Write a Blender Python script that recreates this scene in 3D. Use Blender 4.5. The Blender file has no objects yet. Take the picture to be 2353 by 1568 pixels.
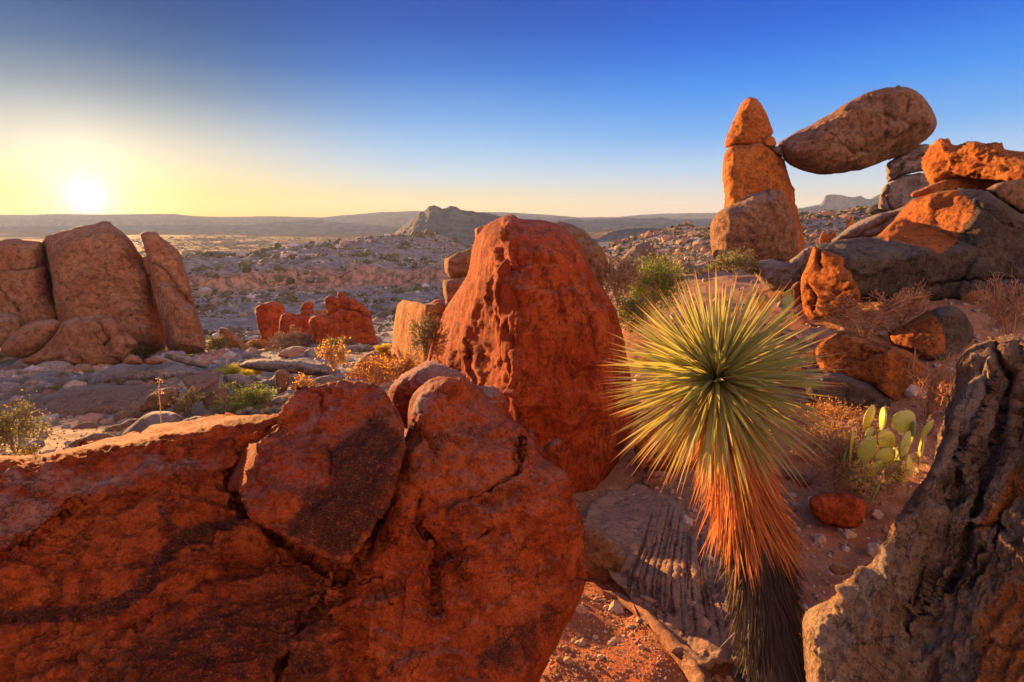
import bpy, math, random
import numpy as np
C = bpy.context.scene
COL = C.collection
# ------------------------------------------------------------------ camera model
FPX, CX, CY, VH = 1176.5, 1176.5, 784.0, 500.0
PITCH = math.atan((CY - VH) / FPX)
cp, sp = math.cos(PITCH), math.sin(PITCH)
def ray(u, v):
    x = (np.asarray(u, float) - CX) / FPX
    y = (CY - np.asarray(v, float)) / FPX
    return np.stack([x, cp + y * sp, -sp + y * cp], -1)
def P(u, v, t):
    return ray(u, v) * np.asarray(t, float)[..., None]
def frame(ox, oy, k):
    s = 2353 / 2560
    def f(*pts):
        return [((ox + x / k) * s, (oy + y / k) * s) for x, y in pts]
    return f
FA = frame(0, 500, 3.1357); FB = frame(600, 480, 3.1357); FC = frame(1700, 180, 2.7035)
FD = frame(0, 850, 3.3614); FE = frame(1400, 560, 3.1357); FF = frame(1500, 1060, 2.4276)
FG = frame(1960, 650, 2.6133); FH = frame(2000, 1100, 2.5875); FI = frame(0, 1000, 2.2212); FJ = frame(700, 850, 1.8322)
FV = frame(0, 0, 2353 / 2560)

# ------------------------------------------------------------------ noise
_r = np.random.RandomState(7)
_perm = _r.permutation(256); _perm = np.concatenate([_perm, _perm, _perm])
_g = _r.normal(size=(256, 3)); _g /= np.linalg.norm(_g, axis=1)[:, None]
def perlin(p):
    i = np.floor(p).astype(np.int64); f = p - i; i &= 255
    w = f * f * f * (f * (f * 6 - 15) + 10)
    out = 0
    for dx in (0, 1):
        for dy in (0, 1):
            for dz in (0, 1):
                h = _perm[_perm[_perm[(i[:, 0] + dx) & 255] + ((i[:, 1] + dy) & 255)] + ((i[:, 2] + dz) & 255)]
                g = _g[h]
                d = g[:, 0] * (f[:, 0] - dx) + g[:, 1] * (f[:, 1] - dy) + g[:, 2] * (f[:, 2] - dz)
                wt = (w[:, 0] if dx else 1 - w[:, 0]) * (w[:, 1] if dy else 1 - w[:, 1]) * (w[:, 2] if dz else 1 - w[:, 2])
                out = out + wt * d
    return out * 1.5
def fbm(p, o=4, gain=.5):
    a, s, r = 1, 1, 0
    for k in range(o):
        r = r + a * perlin(p * s + 17.3 * k); a *= gain; s *= 2.03
    return r
def ridged(p, o=4, gain=.5):
    a, s, r = 1, 1, 0
    for k in range(o):
        r = r + a * (1 - 2 * np.abs(perlin(p * s + 31.7 * k))); a *= gain; s *= 2.1
    return r

def chips(p, seed=0):
    # planar chips: every point takes the tilt and height of the nearest random cell, edges slightly softened
    i0 = np.floor(p).astype(np.int64); n = len(p)
    d1 = np.full(n, 9.); v1 = np.zeros(n); d2 = np.full(n, 9.); v2 = np.zeros(n)
    for dx in (-1, 0, 1):
        for dy in (-1, 0, 1):
            for dz in (-1, 0, 1):
                c = i0 + [dx, dy, dz]; k = _perm[_perm[_perm[c[:, 0] & 255] + (c[:, 1] & 255)] + (c[:, 2] & 255)]
                k2 = _perm[k + 71]
                s = c + .5 + _g[k] * .42; r = p - s; d = np.sqrt((r * r).sum(1))
                v = (k2 / 128. - 1) + (r * _g[k2]).sum(1) * 1.3
                a = d < d1
                d2 = np.where(a, d1, np.minimum(d2, d)); v2 = np.where(a, v1, np.where((d < d2 + 1e-12) & ~a, v, v2))
                v1 = np.where(a, v, v1); d1 = np.where(a, d, d1)
    w = np.clip((d2 - d1) / .10, 0, 1)
    return v1 * (.5 + .5 * w) + v2 * (.5 - .5 * w)
# ------------------------------------------------------------------ object helpers
def tag(o, label=None, cat=None, group=None, kind=None):
    if label: o['label'] = label
    if cat: o['category'] = cat
    if group: o['group'] = group
    if kind: o['kind'] = kind
    return o
def mesh_np(name, V, F, mat=None, smooth=True, attrs=None, uv=None, loc=None, parent=None):
    V = np.asarray(V, np.float32); F = np.asarray(F, np.int32)
    if loc is not None: V = V - np.asarray(loc, np.float32)
    n = F.shape[1]
    me = bpy.data.meshes.new(name)
    me.vertices.add(len(V)); me.vertices.foreach_set('co', V.ravel())
    me.loops.add(F.size); me.loops.foreach_set('vertex_index', F.ravel())
    me.polygons.add(len(F))
    me.polygons.foreach_set('loop_start', np.arange(0, F.size, n, dtype=np.int32))
    me.polygons.foreach_set('loop_total', np.full(len(F), n, np.int32))
    me.polygons.foreach_set('use_smooth', np.full(len(F), smooth))
    if uv is not None:
        l = me.uv_layers.new(name='UVMap'); l.data.foreach_set('uv', np.asarray(uv, np.float32)[F.ravel()].ravel())
    if attrs:
        for k, a in attrs.items():
            at = me.attributes.new(k, 'FLOAT', 'POINT'); at.data.foreach_set('value', np.asarray(a, np.float32))
    me.update(calc_edges=True); me.validate()
    if mat: me.materials.append(mat)
    o = bpy.data.objects.new(name, me); COL.objects.link(o)
    if loc is not None: o.location = [float(c) for c in loc]
    if parent is not None:
        o.parent = parent
    return o
def empty(name, loc):
    o = bpy.data.objects.new(name, None); COL.objects.link(o); o.location = [float(c) for c in loc]; return o

# ------------------------------------------------------------------ materials
class NT:
    def __init__(s, name, tree=None):
        if tree is None:
            s.m = bpy.data.materials.new(name); s.m.use_nodes = True; s.t = s.m.node_tree
        else: s.t = tree
        s.t.nodes.clear()
    def n(s, typ, **k):
        nd = s.t.nodes.new(typ)
        for a, b in k.items():
            if a == 'i':
                for q, v in b.items():
                    if isinstance(v, bpy.types.NodeSocket): s.t.links.new(v, nd.inputs[q])
                    else: nd.inputs[q].default_value = v
            else: setattr(nd, a, b)
        return nd
    def math(s, op, a, b=0.0, c=0.0, clamp=False):
        nd = s.n('ShaderNodeMath', operation=op, use_clamp=clamp)
        for q, v in enumerate((a, b, c)):
            if isinstance(v, bpy.types.NodeSocket): s.t.links.new(v, nd.inputs[q])
            else: nd.inputs[q].default_value = v
        return nd.outputs[0]
    def mix(s, f, a, b, bt='MIX'):
        nd = s.n('ShaderNodeMix', data_type='RGBA', blend_type=bt)
        for q, v in ((0, f), (6, a), (7, b)):
            if isinstance(v, bpy.types.NodeSocket): s.t.links.new(v, nd.inputs[q])
            else: nd.inputs[q].default_value = v if q == 0 else tuple(v)[:3] + (1,)
        return nd.outputs[2]
    def noise(s, vec, scale, detail=4, rough=.55, dist=0.0):
        nd = s.n('ShaderNodeTexNoise', i={'Scale': scale, 'Detail': detail, 'Roughness': rough, 'Distortion': dist})
        if vec is not None: s.t.links.new(vec, nd.inputs['Vector'])
        return nd.outputs[0]
    def ramp(s, f, lo, hi):
        nd = s.n('ShaderNodeMapRange', interpolation_type='SMOOTHSTEP', i={'Value': f, 'From Min': lo, 'From Max': hi})
        return nd.outputs[0]
_mats = {}
def rock_mat(name, c1, c2, dark, grey=(.22, .2, .22), s=1.0, varn=.5, grain=1.0, stretch=(1, 1, 1), bump=1.0, topgrey=.3, rough=.85):
    key = (name, round(s, 2), varn, stretch)
    if key in _mats: return _mats[key]
    N = NT(name)
    tc = N.n('ShaderNodeTexCoord').outputs['Object']
    mp = N.n('ShaderNodeMapping', i={'Vector': tc, 'Scale': [q / s for q in stretch]}).outputs[0]
    mi = N.n('ShaderNodeMapping', i={'Vector': tc, 'Scale': (1 / s,) * 3}).outputs[0]
    big = N.noise(mi, .9, 5, .6, .4)
    col = N.mix(N.ramp(big, .35, .65), c1, c2)
    med = N.noise(mp, 4.5, 6, .65, .6)
    col = N.mix(N.math('MULTIPLY', N.ramp(med, .44, .64), .8), col, [q * .42 for q in c1])
    # pale mineral patches
    pal = N.noise(mp, 2.6, 7, .7, .2)
    col = N.mix(N.math('MULTIPLY', N.ramp(pal, .55, .72), .35), col, [min(1, q * 1.15 + .09) for q in c2])
    # greyer tone mixed in on surfaces that face up
    geo = N.n('ShaderNodeNewGeometry')
    sep = N.n('ShaderNodeSeparateXYZ', i={'Vector': geo.outputs['Normal']}).outputs[2]
    top = N.math('MULTIPLY', N.ramp(N.math('ADD', sep, N.math('MULTIPLY', N.math('SUBTRACT', med, .5), .9)), .45, 1.0), topgrey)
    col = N.mix(top, col, grey)
    # desert varnish
    v1 = N.noise(mi, 1.6, 8, .72, .8)
    col = N.mix(N.math('MULTIPLY', N.ramp(v1, .62 - .2 * varn, .74 - .15 * varn), .8 * min(1, varn + .15)), col, dark)
    st = N.n('ShaderNodeAttribute', attribute_name='stain_shade').outputs['Fac']
    stn = N.math('ADD', st, N.math('MULTIPLY', N.math('SUBTRACT', N.noise(mi, 7, 6, .7), .5), 1.1))
    col = N.mix(N.math('MULTIPLY', N.math('MULTIPLY', N.ramp(stn, .3, .75), .88), N.ramp(st, .02, .2)), col, dark)
    gr = N.n('ShaderNodeAttribute', attribute_name='greyness').outputs['Fac']
    grn = N.math('ADD', gr, N.math('MULTIPLY', N.math('SUBTRACT', N.noise(mi, 5, 7, .75), .5), 1.2))
    col = N.mix(N.math('MULTIPLY', N.math('MULTIPLY', N.ramp(grn, .3, .8), .9), N.ramp(gr, .02, .2)), col, grey)
    fresh_sun_fac = N.n('ShaderNodeAttribute', attribute_name='fresh').outputs['Fac']  # orange of fresh rock, also sunlight painted into the colour
    fresh_sun_n = N.math('ADD', fresh_sun_fac, N.math('MULTIPLY', N.math('SUBTRACT', N.noise(mi, 6, 6, .7), .5), .9))
    col = N.mix(N.math('MULTIPLY', N.ramp(fresh_sun_n, .35, .7), N.ramp(fresh_sun_fac, .02, .2)), col, N.mix(med, (.44, .10, .022), (.70, .26, .07)))
    # relief shading painted into the colour: varnish-dark hollows, paler high grains
    hol = N.noise(mi, 16, 7, .8); hol2 = N.noise(mp, 3.2, 9, .68, .5)
    col = N.mix(N.math('MULTIPLY', N.ramp(hol, .48, .36), .7), col, N.mix(.35, dark, [q * .4 for q in c1]))
    col = N.mix(N.math('MULTIPLY', N.ramp(hol2, .45, .34), .5), col, [q * .35 for q in c1])
    col = N.mix(N.math('MULTIPLY', N.ramp(hol, .54, .66), .40), col, [min(1, q * 1.35 + .05) for q in c2])
    # crystal speckle
    sp1 = N.noise(mi, 75, 2, .8)
    col = N.mix(N.math('MULTIPLY', N.ramp(sp1, .55, .66), .30 * grain), col, [min(1, q * 1.6 + .10) for q in c2])
    sp2 = N.noise(mi, 40, 4, .85)
    col = N.mix(N.math('MULTIPLY', N.ramp(sp2, .52, .62), .62 * grain), col, [q * .35 for q in c1])
    vor = N.n('ShaderNodeTexVoronoi', feature='DISTANCE_TO_EDGE', i={'Scale': 1.3, 'Randomness': 1.0})
    dv = N.n('ShaderNodeVectorMath', operation='ADD')
    ns = N.n('ShaderNodeTexNoise', i={'Vector': mp, 'Scale': 2.4, 'Detail': 6, 'Roughness': .7})
    sc = N.n('ShaderNodeVectorMath', operation='SCALE', i={0: ns.outputs['Color'], 'Scale': .9})
    N.t.links.new(mp, dv.inputs[0]); N.t.links.new(sc.outputs[0], dv.inputs[1]); N.t.links.new(dv.outputs[0], vor.inputs['Vector'])
    fine = N.ramp(vor.outputs['Distance'], 0.0, .03)
    cmask = N.ramp(N.noise(mi, 1.1, 3), .43, .53)
    crack = N.math('SUBTRACT', 1.0, N.math('MULTIPLY', N.math('SUBTRACT', 1.0, fine), cmask))
    col = N.mix(N.math('MULTIPLY', N.math('SUBTRACT', 1.0, crack), .6), col, [q * .25 for q in dark])
    # bump
    h = N.math('MULTIPLY', N.noise(mp, 3.2, 9, .68, .5), 1.0)
    h = N.math('ADD', h, N.math('MULTIPLY', N.noise(mi, 16, 7, .8), .50))
    h = N.math('ADD', h, N.math('MULTIPLY', N.noise(mi, 48, 4, .85), .30 * grain))
    h = N.math('ADD', h, N.math('MULTIPLY', crack, .10))
    bp = N.n('ShaderNodeBump', i={'Strength': .9 * min(1, bump), 'Distance': .20 * s * bump, 'Height': h})
    b = N.n('ShaderNodeBsdfPrincipled', i={'Base Color': col, 'Roughness': rough, 'Normal': bp.outputs[0], 'Specular IOR Level': .05})
    o = N.n('ShaderNodeOutputMaterial', i={'Surface': b.outputs[0]})
    _mats[key] = N.m
    return N.m
RED = ((.42, .062, .016), (.60, .130, .034), (.048, .026, .023), (.42, .34, .345))
ORG = ((.50, .14, .032), (.66, .25, .07), (.10, .05, .03), (.32, .24, .22))
TAN = ((.40, .165, .085), (.50, .27, .16), (.16, .07, .045), (.42, .34, .29))
GRY = ((.26, .20, .18), (.40, .34, .32), (.10, .07, .06), (.46, .41, .385))
DRK = ((.125, .092, .074), (.20, .155, .13), (.032, .027, .025), (.27, .245, .24))
RUG = ((.38, .205, .115), (.52, .345, .22), (.075, .048, .034), (.48, .395, .315))
BRN = ((.30, .145, .08), (.40, .235, .145), (.085, .045, .03), (.40, .34, .31))
PAL = {'red': RED, 'org': ORG, 'tan': TAN, 'gry': GRY, 'drk': DRK, 'brn': BRN, 'rug': RUG}
PN = {'red': 'red_rock', 'org': 'orange_rock', 'tan': 'tan_rock', 'gry': 'grey_rock', 'drk': 'dark_rock', 'brn': 'brown_rock', 'rug': 'furrowed_rock'}
def rmat(pal, s, **k):
    c = PAL[pal]
    return rock_mat(PN[pal], c[0], c[1], c[2], c[3], s=s, **k)

# ------------------------------------------------------------------ terrain height function
# control points: picture column, picture row, distance along the view axis
TC = [
 (-200,1060,9),(0,1060,9),(300,1040,10),(600,985,11),(900,960,11),
 (0,980,14),(300,950,15.5),(600,915,17),(850,880,20),
 (-200,900,24),(0,900,24),(300,885,26),(600,865,27),(820,850,30),(1000,830,30),
 (0,868,42),(300,862,42),(500,835,45),(750,815,48),
 (-200,850,72),(0,850,72),(200,846,75),(400,820,78),(560,795,90),(700,790,95),(900,775,85),(1050,780,60),
 (500,760,140),(700,765,130),(900,760,120),(480,715,200),(700,712,210),(900,700,210),(1050,700,180),
 (450,662,280),(700,668,280),(900,650,300),(1050,650,280),(450,612,300),(600,630,300),(760,632,310),
 (430,598,420),(550,590,460),(700,562,490),(800,551,500),(900,545,500),(990,540,500),(1040,556,500),(1090,590,450),
 (300,600,420),(0,610,420),(-300,610,420),
 (-300,590,1000),(0,590,1000),(450,592,1000),(700,592,900),(950,588,900),(1150,585,900),
 (-300,545,2000),(450,545,2000),(1000,545,2000),(-300,517,4500),(450,517,4500),(1000,517,4500),(1500,514,4500),(2300,514,4500),
 (1400,560,700),(1500,560,700),(1650,560,700),(1900,560,700),(2350,560,700),(1400,535,1500),(1650,535,1500),(1900,535,1500),(2350,535,1500),
 (1400,592,130),(1300,620,130),(1470,590,105),(1500,560,120),(1545,530,140),(1582,512,150),(1635,528,150),(1580,600,45),
 (1700,585,60),(1850,588,55),(1860,530,110),(1900,495,150),(1965,482,155),(2030,487,155),(2200,490,150),(2400,500,120),
 (1600,545,240),(1950,520,240),(2300,520,240),
 (1420,640,22),(1500,640,20),(1600,622,20),(1730,606,17),(1850,615,16),(1450,720,12),(1560,680,14),(1950,700,10),(2100,700,9),(2250,700,9),(2400,720,8),
 (1450,820,9),(1700,800,8.6),(1950,800,8),(2100,830,7.6),(2250,850,6.8),
 (1480,960,7.2),(1750,950,6.8),(2000,930,6.6),(1400,1180,5.6),(1500,1110,6.1),(1850,1115,5.6),(2050,1110,5.2),(1950,1250,4.5),
 (1400,1400,3.7),(1600,1400,3.6),(1850,1400,3.6),(1500,1560,2.95),(1200,1560,2.95),(900,1560,3.0),(2300,1560,2.9),
 (1150,1200,5.6),(1000,1000,8),(1200,900,14),(1200,800,30),
]
SUN_AZ = -38.65
def tps_fit(X, y):
    n = len(X); D = np.linalg.norm(X[:, None] - X[None], axis=2)
    A = np.zeros((n + 3, n + 3)); A[:n, :n] = D; A[:n, n] = 1; A[:n, n + 1:] = X; A[n, :n] = 1; A[n + 1:, :n] = X.T
    return np.linalg.solve(A, np.concatenate([y, np.zeros(3)]))
_tp = np.array([P(*c) for c in TC])
_rr = np.hypot(_tp[:, 0], _tp[:, 1]); _th = np.arctan2(_tp[:, 0], _tp[:, 1]); _s = _tp[:, 2] / (_rr + 2)
ex = []
for a in (-180, -140, -100, -70, 70, 100, 140, 180):
    for r, s in ((.6, -1.0), (3, -.5), (12, -.3), (60, -.15), (300, -.08), (1500, -.03), (5000, -.015)):
        ex.append((r, math.radians(a), s))
for a in (-50, -25, 0, 25, 50): ex.append((.6, math.radians(a), -1.0)); ex.append((1.6, math.radians(a), -.72))
ex = np.array(ex)
_rr = np.concatenate([_rr, ex[:, 0]]); _th = np.concatenate([_th, ex[:, 1]]); _s = np.concatenate([_s, ex[:, 2]])
_TX = np.stack([_th * 2.2, np.log(_rr)], 1); _TW = tps_fit(_TX, _s)
def _tps(th, lr):
    X = np.stack([th * 2.2, lr], 1); out = np.empty(len(X)); n = len(_TX)
    for i in range(0, len(X), 40000):
        x = X[i:i + 40000]
        D = np.sqrt(((x[:, None] - _TX[None]) ** 2).sum(2))
        out[i:i + 40000] = D @ _TW[:n] + _TW[n] + x @ _TW[n + 1:]
    return out
def crags(x, y):
    # rock band (low cliff) running across the far hillside, and its craggy crest
    R = np.hypot(x, y); T = np.arctan2(x, y); q = np.stack([x / 60, y / 60, 0 * x], 1)
    r0 = 290 + 22 * fbm(q * .7, 3)
    w = np.clip((-.02 - T) / .1, 0, 1) * np.clip((R - 200) / 50, 0, 1) * np.clip((430 - R) / 120, 0, 1)
    z = w * 9 * (1 + .35 * fbm(q * 4, 3)) / (1 + np.exp(-np.clip((R - r0) / 2.5, -40, 40))); cl = np.exp(-((R - r0) / 9) ** 2) * w
    cr = np.exp(-((R - 480) / 70) ** 2) * np.clip((.1 - T) / .1, 0, 1)
    z = z + cr * 3 * np.abs(fbm(q * 3, 4)); cl = np.maximum(cl, .6 * cr * (fbm(q * 5, 3) > .1))
    return z, cl
def terr(x, y, detail=True):
    x = np.atleast_1d(np.asarray(x, float)); y = np.atleast_1d(np.asarray(y, float))
    r = np.hypot(x, y).clip(.5); th = np.arctan2(x, y)
    z = _tps(th, np.log(r)) * (r + 2)
    if detail:
        q = np.stack([x, y, 0 * x], 1)
        m = (r > 150) & (r < 700)
        if m.any(): z[m] += crags(x[m], y[m])[0]
        for L, A, r0, r1 in ((.12, .010, 0, 12), (.5, .035, 0, 40), (2.5, .12, 5, 150), (9, .45, 20, 500), (40, 3.0, 80, 3000), (160, 3.5, 350, 9000), (700, 14, 1500, 9000)):
            w = np.clip((r - r0) / (r0 + 1e-6 + 1) * 1.0, 0, 1) * np.clip((r1 - r) / (r1 * .5), 0, 1)
            m = w > 0
            if m.any(): z[m] += w[m] * A * fbm(q[m] / L + 3.1, 3)
    return z
def tground(u, v, lo=2.0, hi=3000):
    ts = np.exp(np.linspace(math.log(lo), math.log(hi), 420))
    p = P(np.full(420, u), np.full(420, v), ts)
    below = p[:, 2] < terr(p[:, 0], p[:, 1], False)
    i = int(np.argmax(below))
    if not below.any(): return hi
    if i == 0: return lo
    return float((ts[i - 1] + ts[i]) / 2)

# ------------------------------------------------------------------ rocks
def seg_dist(p, poly, closed=True):
    a = poly; b = np.roll(poly, -1, 0)
    if not closed: a, b = a[:-1], b[:-1]
    best = np.full(len(p), 1e18); near = np.zeros_like(p)
    for i in range(len(a)):
        d = b[i] - a[i]; L = d @ d + 1e-12
        t = np.clip(((p - a[i]) @ d) / L, 0, 1)
        c = a[i] + t[:, None] * d
        q = ((p - c) ** 2).sum(1); m = q < best
        best[m] = q[m]; near[m] = c[m]
    return np.sqrt(best), near
def inside(p, poly):
    c = np.zeros(len(p), bool); x, y = p[:, 0], p[:, 1]; n = len(poly)
    for i in range(n):
        x0, y0 = poly[i - 1]; x1, y1 = poly[i]
        if y0 == y1: continue
        m = (y0 > y) != (y1 > y)
        c ^= m & (x < (x1 - x0) * (y - y0) / (y1 - y0) + x0)
    return c
def smooth_poly(pts, it=1):
    p = np.array(pts, float)
    for _ in range(it):
        q = np.roll(p, -1, 0); p = np.stack([.8 * p + .2 * q, .2 * p + .8 * q], 1).reshape(-1, 2)
    return p
def plane_t(fc, U, V):
    R = ray(U, V)
    if len(fc) == 3:
        a, b, c = [P(*q) for q in fc]
        n = np.cross(b - a, c - a); pt = a
    else:
        u, v, t, nx, ny, nz = fc; n = np.array([nx, ny, nz], float); n /= np.linalg.norm(n); pt = P(u, v, t)
    if n @ pt > 0: n = -n
    d = R @ n
    d = np.where(d > -.04, -.04, d)
    return (n @ pt) / d
def on(fc, u, v): return float(plane_t(fc, [u], [v])[0])
RN = [0]
def rock(label, outline, t, pal='red', step=5, rnd=None, edge=None, thick=None, facets=None, soft=.03, amp=1.0, cracks=(), ledges=(), stain_shades=(), greys=(), fresh=(), ms=None,
         stretch=(1, 1, 1), name='boulder', cat='boulder', group=None, varn=.5, bump=1.0, topgrey=.3, it=1, grain=1.0, aniso=None, bulge=0.0, layers=None, fine=1.0, spall=1.0, chip=1.0, spall_n=1.0, wobble=7, parent=None):
    RN[0] += 1; seed = RN[0] * 13.7
    poly = smooth_poly(outline, it)
    lo = poly.min(0); hi = poly.max(0); W = hi - lo
    if isinstance(t, tuple): t = tground(*t)
    size = min(W) * t / FPX
    rnd = rnd or min(W) * .45
    edge = edge if edge is not None else rnd * t / FPX * .9
    thick = thick or size * .8
    nx = int(W[0] / step) + 3; ny = int(W[1] / step) + 3
    gx = lo[0] - step + np.arange(nx) * step; gy = lo[1] - step + np.arange(ny) * step
    G = np.stack(np.meshgrid(gx, gy), -1).reshape(-1, 2)
    ins = inside(G, poly); d, near = seg_dist(G, poly)
    idx = np.arange(nx * ny).reshape(ny, nx)
    quads = np.stack([idx[:-1, :-1], idx[:-1, 1:], idx[1:, 1:], idx[1:, :-1]], -1).reshape(-1, 4)
    quads = quads[ins[quads].any(1)]
    used = np.unique(quads); remap = -np.ones(nx * ny, int); remap[used] = np.arange(len(used)); quads = remap[quads]
    G, ins, d, near = G[used], ins[used], d[used], near[used]
    G = np.where(ins[:, None], G, near); d = np.where(ins, d, 0)
    U, Vv = G[:, 0], G[:, 1]
    if facets:
        groups = facets if isinstance(facets[0], list) else [facets]
        base = None
        for g in groups:
            T = np.stack([plane_t(f, U, Vv) for f in g]).clip(t * .5, t * 1.7)
            mx = T.max(0); T = mx + soft * np.log(np.exp((T - mx) / soft).sum(0))
            base = T if base is None else np.minimum(base, T)
        base = base.clip(t * .5, t * 1.7)
    else: base = np.full(len(U), float(t))
    prof = np.sqrt(np.clip(1 - (1 - np.clip(d / rnd, 0, 1)) ** 2, 0, 1))
    px2m = t / FPX
    tf = base + edge * (1 - prof)
    if bulge: tf -= bulge * np.clip(d / (min(W) * .5), 0, 1)
    stain_shade = np.zeros(len(U)); grey = np.zeros(len(U))
    for pl, w, dep in cracks:
        wob = np.stack([perlin(np.stack([U / 22, Vv / 22, 0 * U + seed], 1)), perlin(np.stack([U / 22, Vv / 22, 0 * U + seed + 9], 1))], 1) * wobble
        q, _ = seg_dist(G + wob, np.array(pl, float), False)
        wv = w * (1 + .6 * perlin(np.stack([U / 60, Vv / 60, 0 * U + seed], 1)))
        tf += dep * np.exp(-(q / np.maximum(wv, 1)) ** 2) * (d > 0)
    for pl, h in ledges:   # area inside the polygon stands proud by h metres
        pp = np.array(pl, float)
        wob = 9 * np.stack([fbm(np.stack([U / 45, Vv / 45, 0 * U + seed], 1), 3), fbm(np.stack([U / 45, Vv / 45, 0 * U + seed + 5], 1), 3)], 1)
        i2 = inside(G + wob, pp); q, _ = seg_dist(G + wob, pp)
        sd = np.where(i2, q, -q)
        tf -= h * (1 / (1 + np.exp(-np.clip(sd / 4, -30, 30)))) * (d > 0)
    for pl, w, a in stain_shades:
        if w == 0:
            pp = np.array(pl, float); q, _ = seg_dist(G, pp); sd = np.where(inside(G, pp), q, -q)
            stain_shade = np.maximum(stain_shade, a / (1 + np.exp(-np.clip(sd / 14, -30, 30))))
        else:
            q, _ = seg_dist(G, np.array(pl, float), False); stain_shade = np.maximum(stain_shade, a * np.exp(-(q / w) ** 2))
    for pl, w, a in greys:
        if w == 0:
            pp = np.array(pl, float); q, _ = seg_dist(G, pp); sd = np.where(inside(G, pp), q, -q)
            grey = np.maximum(grey, a / (1 + np.exp(-np.clip(sd / 14, -30, 30))))
        else:
            q, _ = seg_dist(G, np.array(pl, float), False); grey = np.maximum(grey, a * np.exp(-(q / w) ** 2))
    fresh_sun = np.zeros(len(U))
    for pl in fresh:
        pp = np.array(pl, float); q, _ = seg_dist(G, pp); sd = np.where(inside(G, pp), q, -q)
        fresh_sun = np.maximum(fresh_sun, 1 / (1 + np.exp(-np.clip(sd / 5, -30, 30))))
    Rb = min(W) * .5
    profb = np.sqrt(np.clip(1 - (1 - np.clip(d / Rb, 0, 1)) ** 2, 0, 1))
    tb = base + edge + thick * profb
    Vf = P(U, Vv, tf); Vb = P(U, Vv, tb)
    bnd = ~ins; n = len(U)
    bmap = np.where(bnd, np.arange(n), 0); k = (~bnd).sum(); bmap[~bnd] = n + np.arange(k)
    verts = np.concatenate([Vf, Vb[~bnd]])
    stain_shade = np.concatenate([stain_shade, stain_shade[~bnd]]); grey = np.concatenate([grey, grey[~bnd]]); fresh_sun = np.concatenate([fresh_sun, fresh_sun[~bnd]])
    faces = np.concatenate([quads[:, ::-1], bmap[quads]])
    # outward normals
    def normals():
        a = verts[faces]; fn = np.cross(a[:, 2] - a[:, 0], a[:, 3] - a[:, 1])
        vn = np.zeros_like(verts)
        for j in range(4): np.add.at(vn, faces[:, j], fn)
        return vn / (np.linalg.norm(vn, axis=1)[:, None] + 1e-12)
    vn = normals()
    c = Vf[ins].mean(0)
    s0 = np.sign((vn[:n][ins] * Vf[ins]).sum(1).mean())
    if s0 > 0: faces = faces[:, ::-1]; vn = -vn
    q = verts / size + seed
    if aniso: qa = verts * np.array(aniso) / size + seed
    else: qa = q
    vd = verts / np.linalg.norm(verts, axis=1)[:, None]; damp = np.clip(np.abs((vn * vd).sum(1)) * 2.2, .12, 1)
    size0 = size; disp = size * amp * (.055 * fbm(q * 1.6, 3) + damp * .034 * fbm(qa * 6, 4) + damp * fine * .013 * ridged(qa * 15, 3))
    wq = q + .12 * np.stack([fbm(q * 3 + 4, 3), fbm(q * 3 + 40, 3), fbm(q * 3 + 77, 3)], 1)
    disp += size * chip * damp * (.017 * chips(wq * 2.3) + .0065 * chips(wq * 7 + 9))
    xs = fbm(q * 1.9 + 11, 3) * 3.2 * spall_n; fx = xs - np.floor(xs)
    sl = np.floor(xs) + np.clip((fx - .86) / .14, 0, 1); disp += size * spall * damp * (sl - sl.mean()) * .0085
    disp -= damp * size * amp * .03 * np.clip(ridged(q * 2.2 + 5, 3) - 1.25, 0, 1)
    if layers:
        nrm, freq, la = layers; nrm = np.array(nrm, float); nrm /= np.linalg.norm(nrm)
        ph = (verts @ nrm) / size * freq + 1.1 * fbm(q * 1.3, 3)
        fr = ph - np.floor(ph); disp += la * size * (np.where(fr < .75, fr / .75, (1 - fr) / .25) - .5) * (.6 + .5 * np.sin(np.floor(ph) * 2.3))
    verts = verts + vn * disp[:, None]
    if fine > .5 and step <= 5:  # granular pitting, two render pixels across
        verts = verts + vn * (damp * fine * .006 * size * amp * perlin(verts / size * 55 + seed))[:, None]
    loc = [verts[:, 0].mean(), verts[:, 1].mean(), verts[:, 2].min()]
    o = mesh_np(name, verts, faces, rmat(pal, round((ms or size * .8) * (.55 if t > 10 else .8), 2), varn=varn, bump=bump, stretch=stretch, topgrey=topgrey, grain=grain), True, {'stain_shade': stain_shade, 'greyness': grey, 'fresh': fresh_sun}, loc=loc, parent=parent)
    return tag(o, label, cat, group) if parent is None else o
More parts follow.
